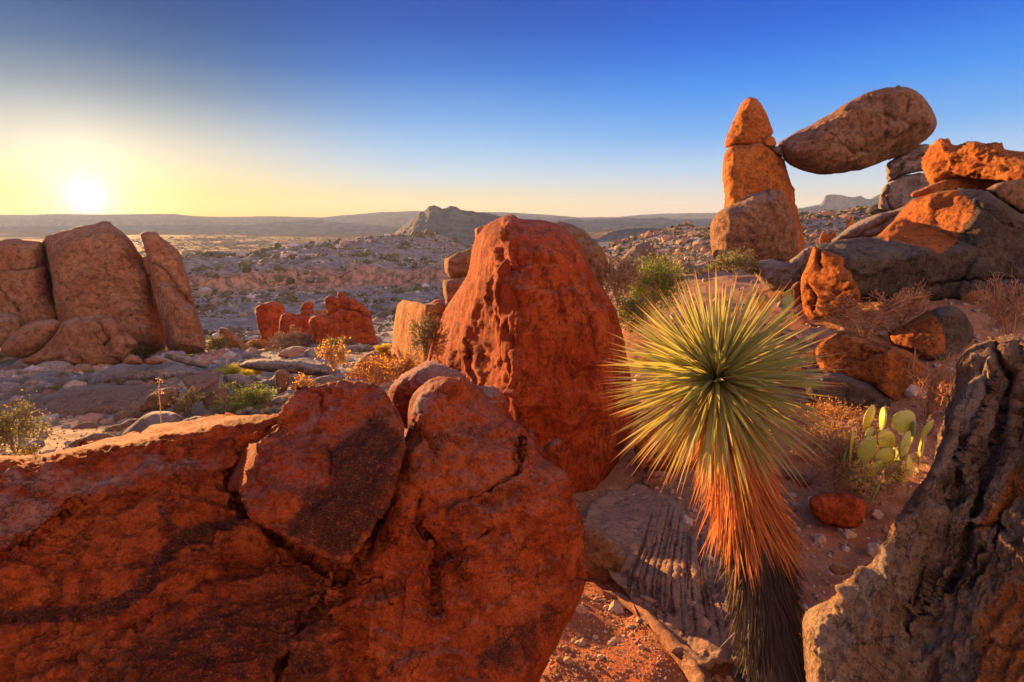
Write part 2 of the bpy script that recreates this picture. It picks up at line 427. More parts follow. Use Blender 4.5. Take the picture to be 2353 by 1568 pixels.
#@@PART2
# ================================================================== ROCKS
# --- near red outcrop at the lower left
crest = FD((-260,1000),(0,992),(200,988),(400,965),(600,900),(700,862),(850,832),(1000,810),(1190,790),(1280,742),(1400,716),(1600,700),(1800,660),(1960,634),(2100,632),(2250,655),(2340,680))
_f1 = (300,1080,2.55,0,-.52,.85)
rock('long red rock slab at the lower left with sunlit rim and dark smoky band',
     crest + FV((720,1000),(880,980),(960,1010),(980,1150),(930,1300),(860,1450),(800,1660),(-110,1660)),
     2.0, 'red', 3.6, rnd=70, edge=.22, thick=.7, soft=.04, amp=.85, chip=1.5, ms=.55, varn=.42, topgrey=.0, aniso=(1, 1.7, 2.8),
     facets=[((-60,1072,on(_f1,-60,1072)),(640,968,on(_f1,640,968)),(300,985,on(_f1,300,985)+.5)),_f1,(300,1270,2.15,.05,-.80,.62),(300,1500,1.85,0,-.93,.38)], it=0,
     ledges=[(FI((-200,1620),(100,1580),(300,1500),(560,1380),(850,1245),(1000,1130),(1200,1015),(1340,1015),(1450,905),(1530,840),(1700,830),(1900,900),(1900,2000),(-200,2000)), .06),
             (FI((-200,870),(0,890),(160,790),(260,690),(420,560),(700,520),(1200,420),(1300,380),(1300,100),(-200,100)), .03)],
     stain_shades=[(FI((-100,1230),(0,1200),(250,1180),(480,1200),(680,1150),(780,1090),(860,1000),(920,890),(1020,790),(1150,715),(1330,660)), 26, .85),
             (FI((940,640),(960,700)), 14, .7), (FI((-200,1640),(300,1530),(560,1420),(850,1280),(1200,1050),(1340,1050),(1700,860),(1900,1000),(1900,1700),(-200,1700)), 0, .62),
             (FI((1280,400),(1320,560),(1420,660),(1560,760)), 12, .9)],  # last line paints the crack's shade into the colour
     greys=[(FI((-100,500),(60,520),(380,500),(360,600),(200,740),(0,850),(-100,850)), 0, .6), (FI((380,560),(600,560),(900,440),(1280,420),(1350,330),(900,300),(500,380),(0,440),(0,560)), 0, .62), (FI((1340,420),(1600,250),(1777,120)), 22, .3)],
     cracks=[(FI((0,880),(180,790),(300,690),(400,590)), 5, .02), (FV((640,975),(560,1035),(530,1095),(556,1172),(640,1240),(720,1282),(790,1318),(690,1448),(640,1540),(610,1660)), 5, .06)])
rock('squarish red and black block capping the outcrop, beside the wide diagonal crack',
     FV((540,1062),(556,1042),(580,1028),(620,1000),(645,982),(646,962),(668,925),(692,893),(720,890),(752,880),(800,874),(830,878),(862,882),(895,905),(925,950),(936,990),(925,1045),(905,1105),(880,1172),(850,1232),(822,1272),(800,1302),(760,1288),(720,1268),(640,1230),(562,1172),(528,1104)),
     1.95, 'red', 3.2, rnd=9, edge=.035, thick=.6, soft=.04, amp=.8, chip=1.6, ms=.5, varn=.45, topgrey=.2,
     facets=[(750,940,2.3,-.1,-.5,.86),(740,1120,1.98,.0,-.93,.36),(600,1000,2.28,-.85,-.28,.5)], it=1,
     stain_shades=[(FJ((190,500),(240,640),(110,700),(80,780),(20,880),(100,940),(290,1030),(480,790),(560,520),(580,440),(500,380),(400,330),(330,420),(240,480)), 0, .95)],
     greys=[(FJ((0,480),(100,330),(280,280),(300,200),(400,200),(390,280),(250,360),(220,460)), 0, .5)],
     cracks=[(FJ((215,480),(240,520),(235,580),(225,620)), 3, .03), (FJ((90,240),(180,240),(210,270),(200,300)), 3, .03)])
rock('low dark red hump showing just behind the two tallest tops of the outcrop',
     FJ((495,240),(520,195),(560,160),(620,122),(680,95),(740,108),(820,138),(862,185),(900,215),(980,215),(1030,250),(1050,330),(1000,420),(700,420),(560,400),(510,330)),
     2.75, 'red', 3.6, rnd=60, edge=.22, thick=.8, amp=.7, ms=.5, topgrey=.75, varn=.3)
rock('small broken red stone wedged between the tallest red column and the front outcrop',
     FJ((1140,400),(1165,430),(1190,480),(1200,500),(1250,462),(1280,455),(1300,480),(1320,620),(1300,760),(1150,760),(1080,520)),
     2.55, 'red', 3.6, rnd=14, edge=.08, thick=.5, amp=.9, ms=.4, varn=.6)
rock('broad red boulder at the bottom centre, netted with black cracks',
     FJ((590,388),(578,330),(600,260),(640,215),(700,182),(790,172),(850,188),(920,230),(1000,298),(1060,352),(1130,385),(1155,430),(1185,470),(1200,545),(1240,560),(1290,600),(1325,650),(1338,760),(1355,850),(1385,905),(1402,970),(1400,1060),(1388,1150),(1350,1250),(1300,1350),(1230,1480),(1180,1600),(1120,1740),(-80,1740),(-20,1560),(40,1450),(150,1290),(220,1180),(285,1110),(335,1030),(430,880),(480,780),(510,690),(545,590),(585,450)),
     2.0, 'red', 3.2, rnd=50, edge=.20, thick=.9, soft=.04, amp=.6, chip=1.6, ms=.5, varn=.45, topgrey=.3,
     facets=[(985,880,2.5,-.6,-.2,.8),(1050,900,2.45,-.05,-.6,.8),(1080,1100,2.1,-.12,-.96,.24),(1230,1150,2.18,.55,-.83,.2),(950,1500,1.75,0,-.9,.4)], it=1,
     cracks=[(FJ((590,395),(640,410),(690,470),(708,520),(705,700)), 3, .04), (FJ((640,730),(636,800),(650,870),(690,905)), 5, .05), (FJ((690,905),(715,930),(722,1000),(700,1050),(712,1140),(705,1250)), 3.6, .06),
             (FJ((722,1005),(830,985),(838,960),(900,925),(955,860)), 3, .04), (FJ((830,985),(848,1040),(850,1090)), 2.5, .03), (FJ((870,722),(960,690),(1050,640),(1095,600),(1110,450)), 3.5, .05),
             (FJ((280,1110),(330,1160),(420,1172),(520,1130),(560,1120)), 5, .06), (FJ((1335,690),(1328,800),(1300,850),(1275,1000),(1278,1130),(1310,1132),(1395,1010),(1355,900)), 3.5, .04),
             (FJ((640,560),(660,640),(650,740)), 2.5, .02), (FJ((130,1250),(170,1330),(180,1420),(150,1500)), 5, .04), (FJ((1000,1200),(1100,1130),(1280,1110)), 2.5, .02)],
     ledges=[(FJ((-200,2000),(300,1720),(550,1480),(800,1330),(1000,1205),(1180,1140),(1395,1110),(1500,1100),(1500,2000)), .02)],
     stain_shades=[(FJ((700,740),(830,740),(780,810),(720,790)), 0, .9), (FJ((800,1560),(1000,1340),(1180,1200),(1340,1170),(1280,1330),(1130,1560)), 0, .62), (FJ((700,1060),(860,1050),(900,1180),(720,1240)), 0, .5),
             (FJ((590,395),(540,600),(480,800),(300,1100),(100,1370)), 12, .9), (FJ((1110,440),(1095,600),(1000,660)), 10, .6)],  # shade of the cracks painted as dark lines along them
     greys=[(FJ((600,250),(700,190),(720,250),(700,330),(640,380),(600,340)), 0, .8), (FJ((720,200),(800,180),(880,250),(800,290)), 0, .45), (FJ((550,1480),(800,1330),(1000,1205),(1180,1140)), 5, .45)])
# --- the tall red column
rock('tallest red rock column in the middle, rounded head and orange sunlit left flank',
     FV((985,835),(993,800),(1008,755),(1030,700),(1052,662),(1072,640),(1082,600),(1086,570),(1100,540),(1125,515),(1150,502),(1166,494),(1182,494),(1192,505),(1250,508),(1290,522),(1325,552),(1350,590),(1366,625),(1395,672),(1420,720),(1436,800),(1450,880),(1466,970),(1474,1040),(1464,1100),(1425,1160),(1370,1200),(1300,1240),(1150,1240),(1000,1100),(980,900)),
     5.9, 'red', 3.2, rnd=75, edge=.85, thick=1.3, soft=.06, chip=1.5, amp=.45, ms=.9, varn=.35, topgrey=.25, spall=.5, aniso=(1.6, 1.6, .55), stretch=(1.3, 1.3, .6),
     facets=[(1188,800,5.55,.22,-1,.10),(1188,800,5.55,-1,-.52,.10),(1375,900,5.75,1,-.75,.0),(1190,540,5.8,-.1,-.8,.7)],
     cracks=[(FB((1790,1210),(1760,1160),(1790,1260),(1790,1400),(1850,1480)), 4, .12), (FE((170,900),(130,800),(90,720)), 2, .03), (FE((330,640),(400,760),(420,860)), 2.5, .04), (FE((380,380),(400,520),(440,640)), 3, .05),
             (FJ((1560,500),(1590,600),(1560,680)), 3, .04), (FJ((1420,780),(1440,740),(1500,700)), 3, .05), (FV((1185,560),(1178,640),(1196,720),(1180,800),(1172,880)), 4, .05)],
     stain_shades=[(FB((1850,650),(2050,560),(2060,700),(1980,900),(1960,1250),(1880,1100),(1900,800)), 0, .55), (FJ((1380,800),(1450,700),(1560,640),(1540,760),(1440,860)), 0, .5)])
rock('brown shoulder of rock rising behind the right side of the tall red column',
     FV((1240,520),(1250,508),(1300,512),(1345,532),(1380,560),(1396,590),(1396,620),(1385,650),(1360,700),(1260,640)), 9.5, 'brn', 3.6, rnd=28, edge=.4, amp=.9, thick=1.2, topgrey=.5)
rock('rounded tan block balanced at the left shoulder of the tall red column',
     FB((1598,560),(1605,522),(1650,500),(1700,480),(1760,460),(1830,440),(1860,560),(1830,660),(1720,682),(1640,676),(1602,620)), 9.0, 'tan', 3.6, rnd=26, edge=.35, amp=.8, ms=1.2,
     facets=[(1050,600,9,.3,-1,.1),(1030,600,9,-1,-.5,.2)])
rock('squared tan block under the balanced tan block left of the tall red column',
     FB((1588,720),(1595,690),(1650,682),(1760,680),(1800,760),(1720,880),(1620,880),(1592,800)), 8.8, 'tan', 3.6, rnd=16, edge=.3, amp=.8, ms=1.2,
     facets=[(1040,660,8.8,.3,-1,.1),(1025,660,8.8,-1,-.5,.1)])
rock('small tan slab peeking out high behind the head of the tall red column',
     FB((1838,300),(1850,280),(1930,262),(2000,280),(1990,400),(1850,400)), 9.5, 'tan', 3.6, rnd=12, edge=.2, amp=.8)
rock('upright tan rock post beside the column, brightly sunlit on its narrow left edge',
     FB((1176,1420),(1180,1300),(1192,1180),(1206,1020),(1225,930),(1240,880),(1265,848),(1310,858),(1400,868),(1490,885),(1540,865),(1620,870),(1620,1000),(1560,1200),(1480,1450),(1300,1480)), 9.5, 'org', 3.2, rnd=16, edge=.35, thick=1.0, amp=.6, ms=1.2,
     facets=[(978,790,9.3,.3,-1,.1),(976,790,9.3,-1,-.42,.08)], aniso=(1.5, 1.5, .6), varn=.35, soft=.05)
rock('red stone tip just behind the top of the upright tan rock post',
     FB((1490,880),(1520,845),(1570,838),(1610,860),(1610,960),(1500,960)), 10, 'red', 3.6, rnd=12, edge=.2)
rock('low tan boulder with a yellow tuft on top, left of the sunlit rock post',
     FB((870,1450),(895,1380),(930,1320),(970,1278),(1050,1240),(1120,1238),(1190,1255),(1200,1450)), 12, 'brn', 3.6, rnd=26, edge=.4, amp=.8)
# --- red block cluster in the middle distance
rock('leftmost red block of the distant cluster, narrow at the foot',
     FB((108,935),(122,895),(170,878),(210,864),(290,862),(335,885),(352,925),(372,960),(330,1000),(318,1080),(290,1150),(250,1195),(165,1185),(152,1120),(145,1060),(128,990)), (660,790), 'red', 2.6, rnd=18, amp=.9, ms=4, varn=.25, topgrey=.2)
rock('round shouldered red block second in the distant cluster',
     FB((318,1000),(330,968),(380,955),(450,960),(520,965),(560,1005),(580,1050),(572,1110),(540,1180),(430,1215),(320,1200),(300,1120)), (700,800), 'red', 2.6, rnd=20, amp=.8, ms=4, topgrey=.2)
rock('stepped red crag at the right end of the distant cluster',
     FB((545,1000),(600,975),(690,965),(680,905),(680,835),(720,828),(775,850),(778,800),(792,792),(830,828),(875,838),(905,865),(960,885),(975,915),(1020,938),(1028,1000),(1048,1060),(1060,1130),(1085,1195),(1000,1225),(800,1215),(640,1225),(560,1180),(575,1080)), (760,803), 'red', 2.4, rnd=14, edge=.9, amp=.9, ms=4, varn=.2, topgrey=.2,
     cracks=[(FB((690,960),(800,900),(950,960),(1030,990)), 2.5, .5), (FB((770,850),(830,880),(960,900)), 2, .4), (FB((820,880),(900,930),(1020,950)), 2, .4), (FB((700,850),(740,900),(790,980)), 2, .3)])
rock('small round red stone perched on the distant cluster', FB((470,925),(485,885),(510,860),(560,860),(578,890),(574,925),(580,955),(560,972),(480,968)), (700,802), 'red', 2.4, rnd=8, amp=.9, ms=3, cracks=[(FB((470,922),(580,922)), 2, .4)])
rock('flat tan stone lying between the perched stone and the stepped red crag', FB((572,960),(585,928),(640,920),(690,930),(700,975),(600,985)), (700,803), 'tan', 2.4, rnd=6, ms=3)
# --- left monoliths
L_T = 76
rock('huge leaning tan monolith with a peaked top, directly below the sun',
     FA((330,420),(340,325),(370,295),(430,270),(500,250),(575,236),(612,216),(680,212),(750,196),(790,178),(835,168),(865,172),(890,200),(960,248),(1000,290),(1035,335),(1070,395),(1095,430),(1115,455),(1150,510),(1180,600),(1195,690),(1230,810),(1262,910),(1290,1000),(1295,1100),(1280,1180),(1000,1220),(700,1150),(470,1050),(445,930),(400,760),(350,600)),
     L_T, 'tan', 3.2, rnd=50, edge=8, thick=10, amp=.55, ms=6, varn=.25, soft=.8, topgrey=.15, stretch=(1, 1, 1.2),
     facets=[(250,700,L_T,0,-1,.22),(390,700,L_T+1,.8,-1,.2),(120,700,L_T+1,-.9,-1,.2)], stain_shades=[(FA((590,790),(660,760),(690,840),(650,890),(590,850)), 0, .5)])
rock('massive tan rock wall cut off by the left edge, behind the peaked monolith',
     FA((-300,330),(-60,318),(150,312),(320,315),(345,345),(345,450),(370,620),(430,800),(500,960),(520,1100),(200,1150),(-300,1150)), L_T + 4, 'tan', 3.6, rnd=40, edge=6, thick=9, amp=.8, ms=7, varn=.35, topgrey=.2,
     cracks=[(FA((0,700),(100,790),(180,900)), 5, 1.0), (FA((-50,540),(150,560),(330,530)), 5, .8)])
rock('rounded tan knob at the left edge in front of the tan rock wall', FA((-300,900),(0,880),(60,875),(130,890),(185,935),(210,1000),(200,1150),(-300,1200)), L_T - 8, 'brn', 3.6, rnd=30, edge=3)
rock('pointed dark topped slab leaning away to the right of the peaked monolith',
     FA((1098,262),(1140,246),(1185,240),(1215,242),(1255,275),(1300,320),(1345,365),(1390,415),(1425,480),(1448,540),(1470,600),(1500,730),(1532,860),(1560,960),(1400,960),(1260,800),(1200,680),(1182,600),(1160,480),(1125,380),(1100,300)),
     L_T, 'tan', 2.8, rnd=22, edge=3, thick=5, amp=.7, ms=5, varn=.45, topgrey=.1, soft=.5,
     facets=[(370,620,L_T,.25,-1,.2),(400,560,L_T,.9,-.9,.4)], cracks=[(FA((1180,500),(1330,560),(1400,720),(1530,850)), 3, .8)])
rock('smooth lower tan slab tucked under the pointed leaning slab',
     FA((1205,660),(1240,640),(1290,636),(1350,665),(1380,705),(1420,760),(1480,815),(1530,865),(1555,930),(1575,990),(1600,1080),(1622,1145),(1600,1200),(1420,1210),(1305,1180),(1298,1000),(1260,880)),
     L_T - 4, 'tan', 2.8, rnd=28, edge=3, thick=5, amp=.6, ms=6, varn=.15)
rock('small tan chock stone in the notch beside the peaked monolith', FA((1100,470),(1120,445),(1150,440),(1170,470),(1190,600),(1150,600)), L_T + 3, 'tan', 2.8, rnd=8)
rock('egg shaped boulder at the far left foot of the monoliths',
     FA((0,1180),(30,1120),(75,1070),(150,1010),(210,970),(280,945),(360,934),(420,935),(475,950),(482,985),(440,1075),(400,1120),(350,1160),(290,1200),(235,1228),(150,1240),(60,1225)), L_T - 14, 'tan', 2.8, rnd=40, amp=.5, ms=6, varn=.1)
rock('wide rounded pink boulder with a dark seam at the foot of the monoliths',
     FA((470,1010),(482,968),(530,940),(600,922),(700,915),(800,910),(850,918),(905,950),(960,1005),(990,1050),(1050,1085),(1090,1120),(1070,1160),(1020,1190),(1000,1250),(900,1320),(500,1330),(200,1300),(150,1250),(240,1225),(350,1160),(430,1085)),
     L_T - 15, 'tan', 2.8, rnd=40, amp=.6, ms=6, varn=.2, cracks=[(FA((750,935),(810,990),(845,1090),(830,1150)), 3, .5), (FA((940,1040),(990,1090),(1010,1160)), 3, .4)])
rock('upright pale egg shaped boulder just right of the monoliths', FA((1720,1030),(1730,1005),(1770,1002),(1830,1030),(1890,1085),(1925,1140),(1900,1180),(1800,1185),(1740,1100)), (590,800), 'tan', 2.8, rnd=20, ms=4)
rock('low orange stone at the foot of the leftmost red block', FA((1925,1130),(1960,1100),(2020,1088),(2060,1100),(2090,1135),(2070,1170),(1940,1170)), (620,805), 'org', 2.8, rnd=12, ms=3)
# --- slabs and boulders of the left slope
rock('long lilac grey slab carrying two small cap stones',
     FD((700,400),(730,330),(830,270),(900,235),(980,205),(1100,200),(1220,205),(1300,198),(1420,198),(1560,225),(1680,262),(1700,300),(1560,340),(1400,430),(1100,440),(760,420)), (400,880), 'gry', 3, rnd=40, edge=1.6, ms=4, amp=.6, varn=.15, topgrey=.7)
rock('left and taller of the two small cap stones on the lilac slab', FD((1028,195),(1040,160),(1075,135),(1120,130),(1170,140),(1205,185),(1195,208),(1100,210)), 25.5, 'tan', 2.2, rnd=12, ms=2, topgrey=.2)
rock('right and flatter of the two small cap stones on the lilac slab', FD((1210,200),(1215,165),(1250,150),(1320,150),(1365,165),(1385,190),(1340,208),(1250,212)), 25.8, 'tan', 2.2, rnd=10, ms=2, topgrey=.2)
rock('large brown whaleback slab with a pale cracked crest, left of the red outcrop',
     FD((-300,760),(-60,660),(0,630),(110,585),(200,540),(300,500),(400,460),(500,430),(620,408),(850,388),(1000,384),(1150,386),(1300,388),(1420,400),(1440,500),(1350,600),(1230,690),(1150,760),(1000,860),(800,1000),(-300,1050)),
     14.5, 'brn', 3, rnd=60, edge=1.5, thick=3, amp=.45, ms=3.2, varn=.2, topgrey=.5, facets=[(200,930,15.2,0,-.4,.9),(200,950,14.8,0,-1,.12)], soft=.3,
     cracks=[(FD((-20,620),(120,560),(260,505),(420,455),(600,415),(800,400),(1020,395)), 2.5, .12), (FD((760,760),(1000,690),(1150,650)), 4, .2)], greys=[(FD((-100,640),(300,480),(700,395),(1250,385)), 9, .6)])
rock('brown end block of the whaleback slab with a rounded nose', FD((1205,520),(1240,470),(1290,435),(1340,415),(1420,402),(1490,406),(1510,445),(1495,510),(1440,560),(1380,590),(1300,598),(1230,580)), 13.6, 'brn', 2.6, rnd=24, ms=2, topgrey=.5)
rock('low brown hump of rock below the whaleback slab', FD((480,960),(520,900),(620,850),(700,812),(790,785),(880,776),(935,795),(1000,850),(900,960)), 10.2, 'brn', 3, rnd=20, ms=1.6, topgrey=.5)
rock('second low brown ledge in front of the whaleback slab', FD((760,790),(900,740),(1060,690),(1130,655),(1180,670),(1100,760),(1000,830),(850,830)), 12, 'brn', 3, rnd=12, ms=1.6)
rock('smooth blue grey dome of rock partly hidden by the lit rim of the outcrop', FD((980,860),(1040,775),(1110,715),(1190,645),(1250,615),(1310,603),(1400,600),(1470,608),(1520,640),(1560,700),(1600,800),(1300,880)), 10.6, 'gry', 3, rnd=50, edge=.6, amp=.4, ms=2.5, varn=.1, topgrey=.5)
rock('low blue grey rock just right of the smooth dome', FD((1500,720),(1550,665),(1640,640),(1730,640),(1800,665),(1850,720),(1800,790),(1560,790)), 10.5, 'gry', 3, rnd=20, ms=2, topgrey=.6)
rock('brown wedge boulder resting on top of an upright boulder', FD((1528,345),(1545,315),(1600,298),(1700,275),(1780,262),(1815,272),(1835,300),(1838,345),(1790,375),(1700,430),(1640,452),(1585,440),(1560,395)), 15.5, 'brn', 2.4, rnd=14, edge=.3, ms=1.5, amp=.8, topgrey=.35, facets=[(480,960,15.5,.1,-1,.1),(480,930,15.5,-.2,-.3,1)])
rock('upright brown boulder supporting the wedge boulder', FD((1690,450),(1740,410),(1800,370),(1850,352),(1890,385),(1930,450),(1955,530),(1978,610),(1960,650),(1880,670),(1780,650),(1720,570)), 15.2, 'brn', 2.4, rnd=26, ms=2, amp=.6, varn=.1)
rock('smooth pale oval boulder below the yellow green tufts', FD((1875,345),(1880,305),(1910,290),(1990,290),(2060,302),(2110,335),(2145,380),(2152,430),(2120,452),(2060,445),(1980,415),(1900,380)), 18.5, 'gry', 2.2, rnd=26, ms=2, amp=.4, varn=0, topgrey=.6)
rock('long pale flat slab in the middle of the rocky slope', FB((-40,1370),(60,1318),(200,1308),(340,1315),(450,1318),(560,1345),(640,1365),(700,1400),(700,1440),(560,1440),(400,1425),(180,1410)), 19.5, 'gry', 2.4, rnd=14, edge=.8, ms=2.5, topgrey=.7)
rock('squared brown boulder below the left end of the long flat slab', FB((278,1420),(300,1395),(345,1390),(385,1415),(395,1460),(375,1540),(340,1580),(290,1580),(282,1500)), 16.5, 'brn', 2.4, rnd=10, ms=1.5)
rock('rounded brown boulder just right of the squared brown one', FB((392,1470),(420,1435),(480,1428),(525,1450),(535,1500),(510,1550),(400,1560)), 16.2, 'brn', 2.4, rnd=14, ms=1.5)
rock('low grey boulder behind the red summit of the outcrop', FB((550,1500),(600,1455),(680,1438),(750,1445),(790,1475),(780,1540),(600,1560)), 13.5, 'gry', 2.4, rnd=14, ms=1.5, topgrey=.5)
rock('flat pale slab at the far edge of the slope under the stepped crag', FB((790,1215),(880,1200),(1000,1198),(1070,1215),(1060,1250),(900,1260),(800,1245)), (760,818), 'gry', 2.2, rnd=8, ms=3, topgrey=.8)
rock('broad pale slab between the monoliths and the yellow green tufts', FD((1390,100),(1500,120),(1640,170),(1750,225),(1700,240),(1560,205),(1450,180),(1380,150)), (450,858), 'gry', 2.4, rnd=8, ms=3, topgrey=.8)
rock('thin pale slab above the yellow green tufts', FD((2060,190),(2100,162),(2200,155),(2330,170),(2500,190),(2560,230),(2400,260),(2250,250),(2140,225)), (620,880), 'gry', 2.4, rnd=9, ms=3, topgrey=.8)
# --- pyramid rock and neighbours right of the column
rock('grey and pink pyramid shaped boulder right of the tall column',
     FE((468,300),(500,255),(545,215),(600,155),(650,130),(700,148),(745,195),(800,235),(850,275),(862,330),(800,352),(740,360),(690,395),(600,375),(520,355)), (1470,640), 'gry', 2.6, rnd=16, edge=.6, amp=1.0, ms=2.2, varn=.3, facets=[(1420,600,18,-.6,-1,.5),(1480,600,18,.7,-1,.5)])
rock('flat brown stone wedged under the pyramid shaped boulder', FE((560,390),(620,372),(690,380),(720,410),(680,450),(580,440)), 18, 'brn', 2.6, rnd=10)
rock('low tilted grey slab at the foot of the pillar, left side', FE((960,390),(972,330),(1000,285),(1040,330),(1120,320),(1205,265),(1260,300),(1220,350),(1100,400)), 15, 'gry', 2.6, rnd=10, ms=2, topgrey=.7)
rock('small orange stub among the spiky scrub beside the flat topped slab', FC((935,1180),(945,1120),(965,1070),(985,1075),(1000,1110),(1030,1068),(1055,1110),(1060,1160),(1010,1190)), 12.5, 'org', 2.6, rnd=6, varn=0)
rock('leaning orange spike of rock on the saddle', FC((1115,1075),(1130,1020),(1160,975),(1180,990),(1170,1040),(1140,1090)), 18, 'org', 2.6, rnd=5, varn=0)
# --- balanced rock group
B_T = 17.2
rock('cone shaped orange rock standing on the tall pillar',
     FC((296,518),(305,475),(318,430),(335,380),(360,325),(385,272),(415,215),(440,185),(470,166),(495,164),(520,172),(545,210),(575,270),(598,325),(615,375),(626,412),(600,445),(575,488),(540,498),(470,500),(400,508),(340,516)),
     B_T, 'org', 2.8, rnd=26, edge=.45, thick=1.1, amp=.8, ms=1.0, varn=.35, topgrey=.1, soft=.08,
     facets=[(1700,300,B_T,-.95,-.62,.35),(1735,300,B_T,.25,-1,.12)], bump=1.3)
rock('small wedge stone pinched between the cone and the balanced boulder', FC((566,492),(572,460),(600,438),(622,430),(636,450),(652,488),(640,508),(600,506)), B_T - .1, 'org', 2.2, rnd=6, edge=.12, ms=.6)
rock('dark shim stones jammed under the nose of the balanced boulder', FC((556,506),(600,502),(645,505),(690,510),(705,580),(660,560),(610,530)), B_T + .1, 'drk', 2.2, rnd=6, edge=.15, ms=.6)
rock('tall orange brown pillar under the cone, left support of the balanced boulder',
     FC((286,700),(290,600),(298,545),(325,508),(375,496),(480,490),(570,494),(615,520),(660,560),(695,590),(714,630),(735,710),(755,780),(772,860),(790,930),(812,1010),(832,1090),(845,1170),(820,1240),(700,1290),(400,1200),(292,930),(300,850),(288,770)),
     B_T, 'org', 2.8, rnd=30, edge=.5, thick=1.4, amp=.6, ms=1.4, varn=.35, topgrey=.1, soft=.1,
     facets=[(1680,420,B_T,-.95,-.66,.10),(1730,420,B_T,.2,-1,.08),(1800,480,B_T,1,-.8,.15)], aniso=(1.3, 1.3, .7))
rock('bulging brown boulder leaning against the foot of the pillar',
     FC((205,1130),(208,1060),(225,1000),(265,950),(310,920),(380,895),(430,865),(480,835),(540,820),(590,818),(600,792),(640,806),(680,798),(705,830),(735,890),(755,960),(785,1060),(800,1140),(800,1240),(740,1310),(600,1340),(380,1340),(235,1310),(215,1220)),
     B_T - .6, 'brn', 2.8, rnd=40, edge=.7, thick=1.4, amp=.6, ms=1.6, varn=.5, topgrey=.3, soft=.1,
     facets=[(1655,520,B_T-.4,-1,-.5,.15),(1700,540,B_T-.7,.05,-1,.05),(1690,470,B_T-.6,-.4,-.7,.8)])
rock('great elongated boulder balanced in the air between the pillar and the stacked stones',
     FC((664,492),(690,468),(735,440),(790,402),(850,375),(900,350),(950,315),(1000,290),(1045,258),(1080,230),(1140,192),(1200,160),(1270,130),(1350,105),(1420,92),(1480,90),(1530,92),(1565,105),(1605,130),(1645,165),(1685,215),(1712,260),(1735,310),(1744,345),(1735,385),(1705,425),(1665,460),(1620,490),(1570,525),(1500,560),(1420,595),(1350,620),(1280,645),(1220,660),(1160,664),(1100,680),(1000,690),(940,690),(900,682),(850,672),(790,650),(740,630),(708,605),(690,560),(672,530)),
     B_T, 'brn', 2.6, rnd=75, edge=.95, thick=1.7, amp=.55, ms=1.5, varn=.45, topgrey=.2, soft=.12,
     facets=[(1880,320,B_T-.6,0,-1,-.05),(1880,270,B_T-.4,-.55,-.62,.62),(1900,380,B_T-.5,0,-.8,-.62)],
     cracks=[(FC((980,400),(1040,440),(1090,500),(1190,550),(1300,540),(1370,470),(1400,380)), 5, .10), (FC((1380,190),(1380,280),(1450,330),(1530,280),(1540,180)), 5, .10), (FC((1390,350),(1500,345),(1600,280),(1680,210)), 5, .07)],
     ledges=[(FC((640,460),(780,440),(850,430),(920,405),(990,402),(1060,480),(1110,560),(1200,600),(1300,610),(1300,760),(600,760)), .10)], stain_shades=[(FC((760,600),(900,640),(1100,650),(1300,610)), 10, .5)],
     greys=[(FC((1400,352),(1520,340),(1620,270)), 5, .7), (FC((1190,550),(1290,545),(1350,500)), 4, .7)])
rock('upper grey stone of the stack propping the right end of the balanced boulder',
     FC((1388,660),(1400,620),(1435,595),(1500,545),(1560,510),(1620,488),(1670,485),(1700,508),(1700,600),(1690,680),(1620,672),(1540,690),(1480,705),(1440,735),(1400,752),(1395,710)), B_T + .3, 'gry', 2.6, rnd=16, edge=.5, amp=.8, ms=1.4, varn=.55, cracks=[(FC((1400,720),(1480,640),(1560,600),(1660,570)), 3, .15)])
rock('lower grey stone of the stack propping the balanced boulder, split by a vertical crack',
     FC((1335,900),(1345,830),(1370,780),(1405,755),(1480,708),(1560,690),(1640,675),(1740,720),(1740,850),(1650,900),(1500,930),(1400,945),(1345,940)), B_T + .2, 'gry', 2.6, rnd=18, edge=.5, amp=.7, ms=1.4, varn=.45, cracks=[(FC((1410,760),(1380,830),(1400,890),(1440,935)), 3, .15)])
rock('low dark stone at the foot of the propping stack', FC((1282,960),(1295,935),(1340,920),(1395,930),(1400,960),(1340,978)), B_T + .5, 'drk', 2.6, rnd=6, ms=1)
rock('bright orange layered boulder on the right skyline',
     FC((1636,650),(1640,590),(1665,545),(1690,512),(1725,478),(1745,455),(1780,452),(1820,456),(1830,492),(1900,492),(1935,476),(1990,468),(2030,478),(2075,490),(2130,480),(2170,495),(2210,525),(2260,535),(2340,545),(2480,580),(2700,640),(2720,780),(2480,770),(2330,750),(2230,748),(2140,735),(2050,722),(1960,720),(1900,725),(1800,750),(1720,772),(1690,765),(1665,715)),
     11.3, 'org', 2.6, rnd=24, edge=.4, thick=1.4, amp=.7, ms=1.4, varn=.05, topgrey=.05, soft=.06, layers=((.25, .15, 1), 10, .05), spall=.2, fine=.3,
     facets=[(2140,380,11.3,-1,-.36,.12),(2280,360,9.9,-.35,-1,.25)], stain_shades=[(FC((1980,465),(2480,540),(2480,760),(2250,730),(2080,600)), 0, .6)])
rock('thin tilted orange plate under the layered boulder',
     FC((1556,832),(1580,808),(1640,790),(1690,765),(1790,725),(1900,705),(2000,696),(2100,705),(2250,715),(2480,730),(2480,850),(2300,830),(2000,800),(1800,812),(1680,840),(1570,845)), 11.0, 'org', 2.4, rnd=8, edge=.25, thick=1.2, amp=.5, ms=1, varn=.4, layers=((.2, .1, 1), 5, .03))
rock('brown slab at the right edge under the layered boulder', FC((2050,805),(2150,750),(2330,720),(2500,710),(2500,960),(2300,960),(2180,880)), 9.6, 'brn', 3, rnd=14, edge=.3)
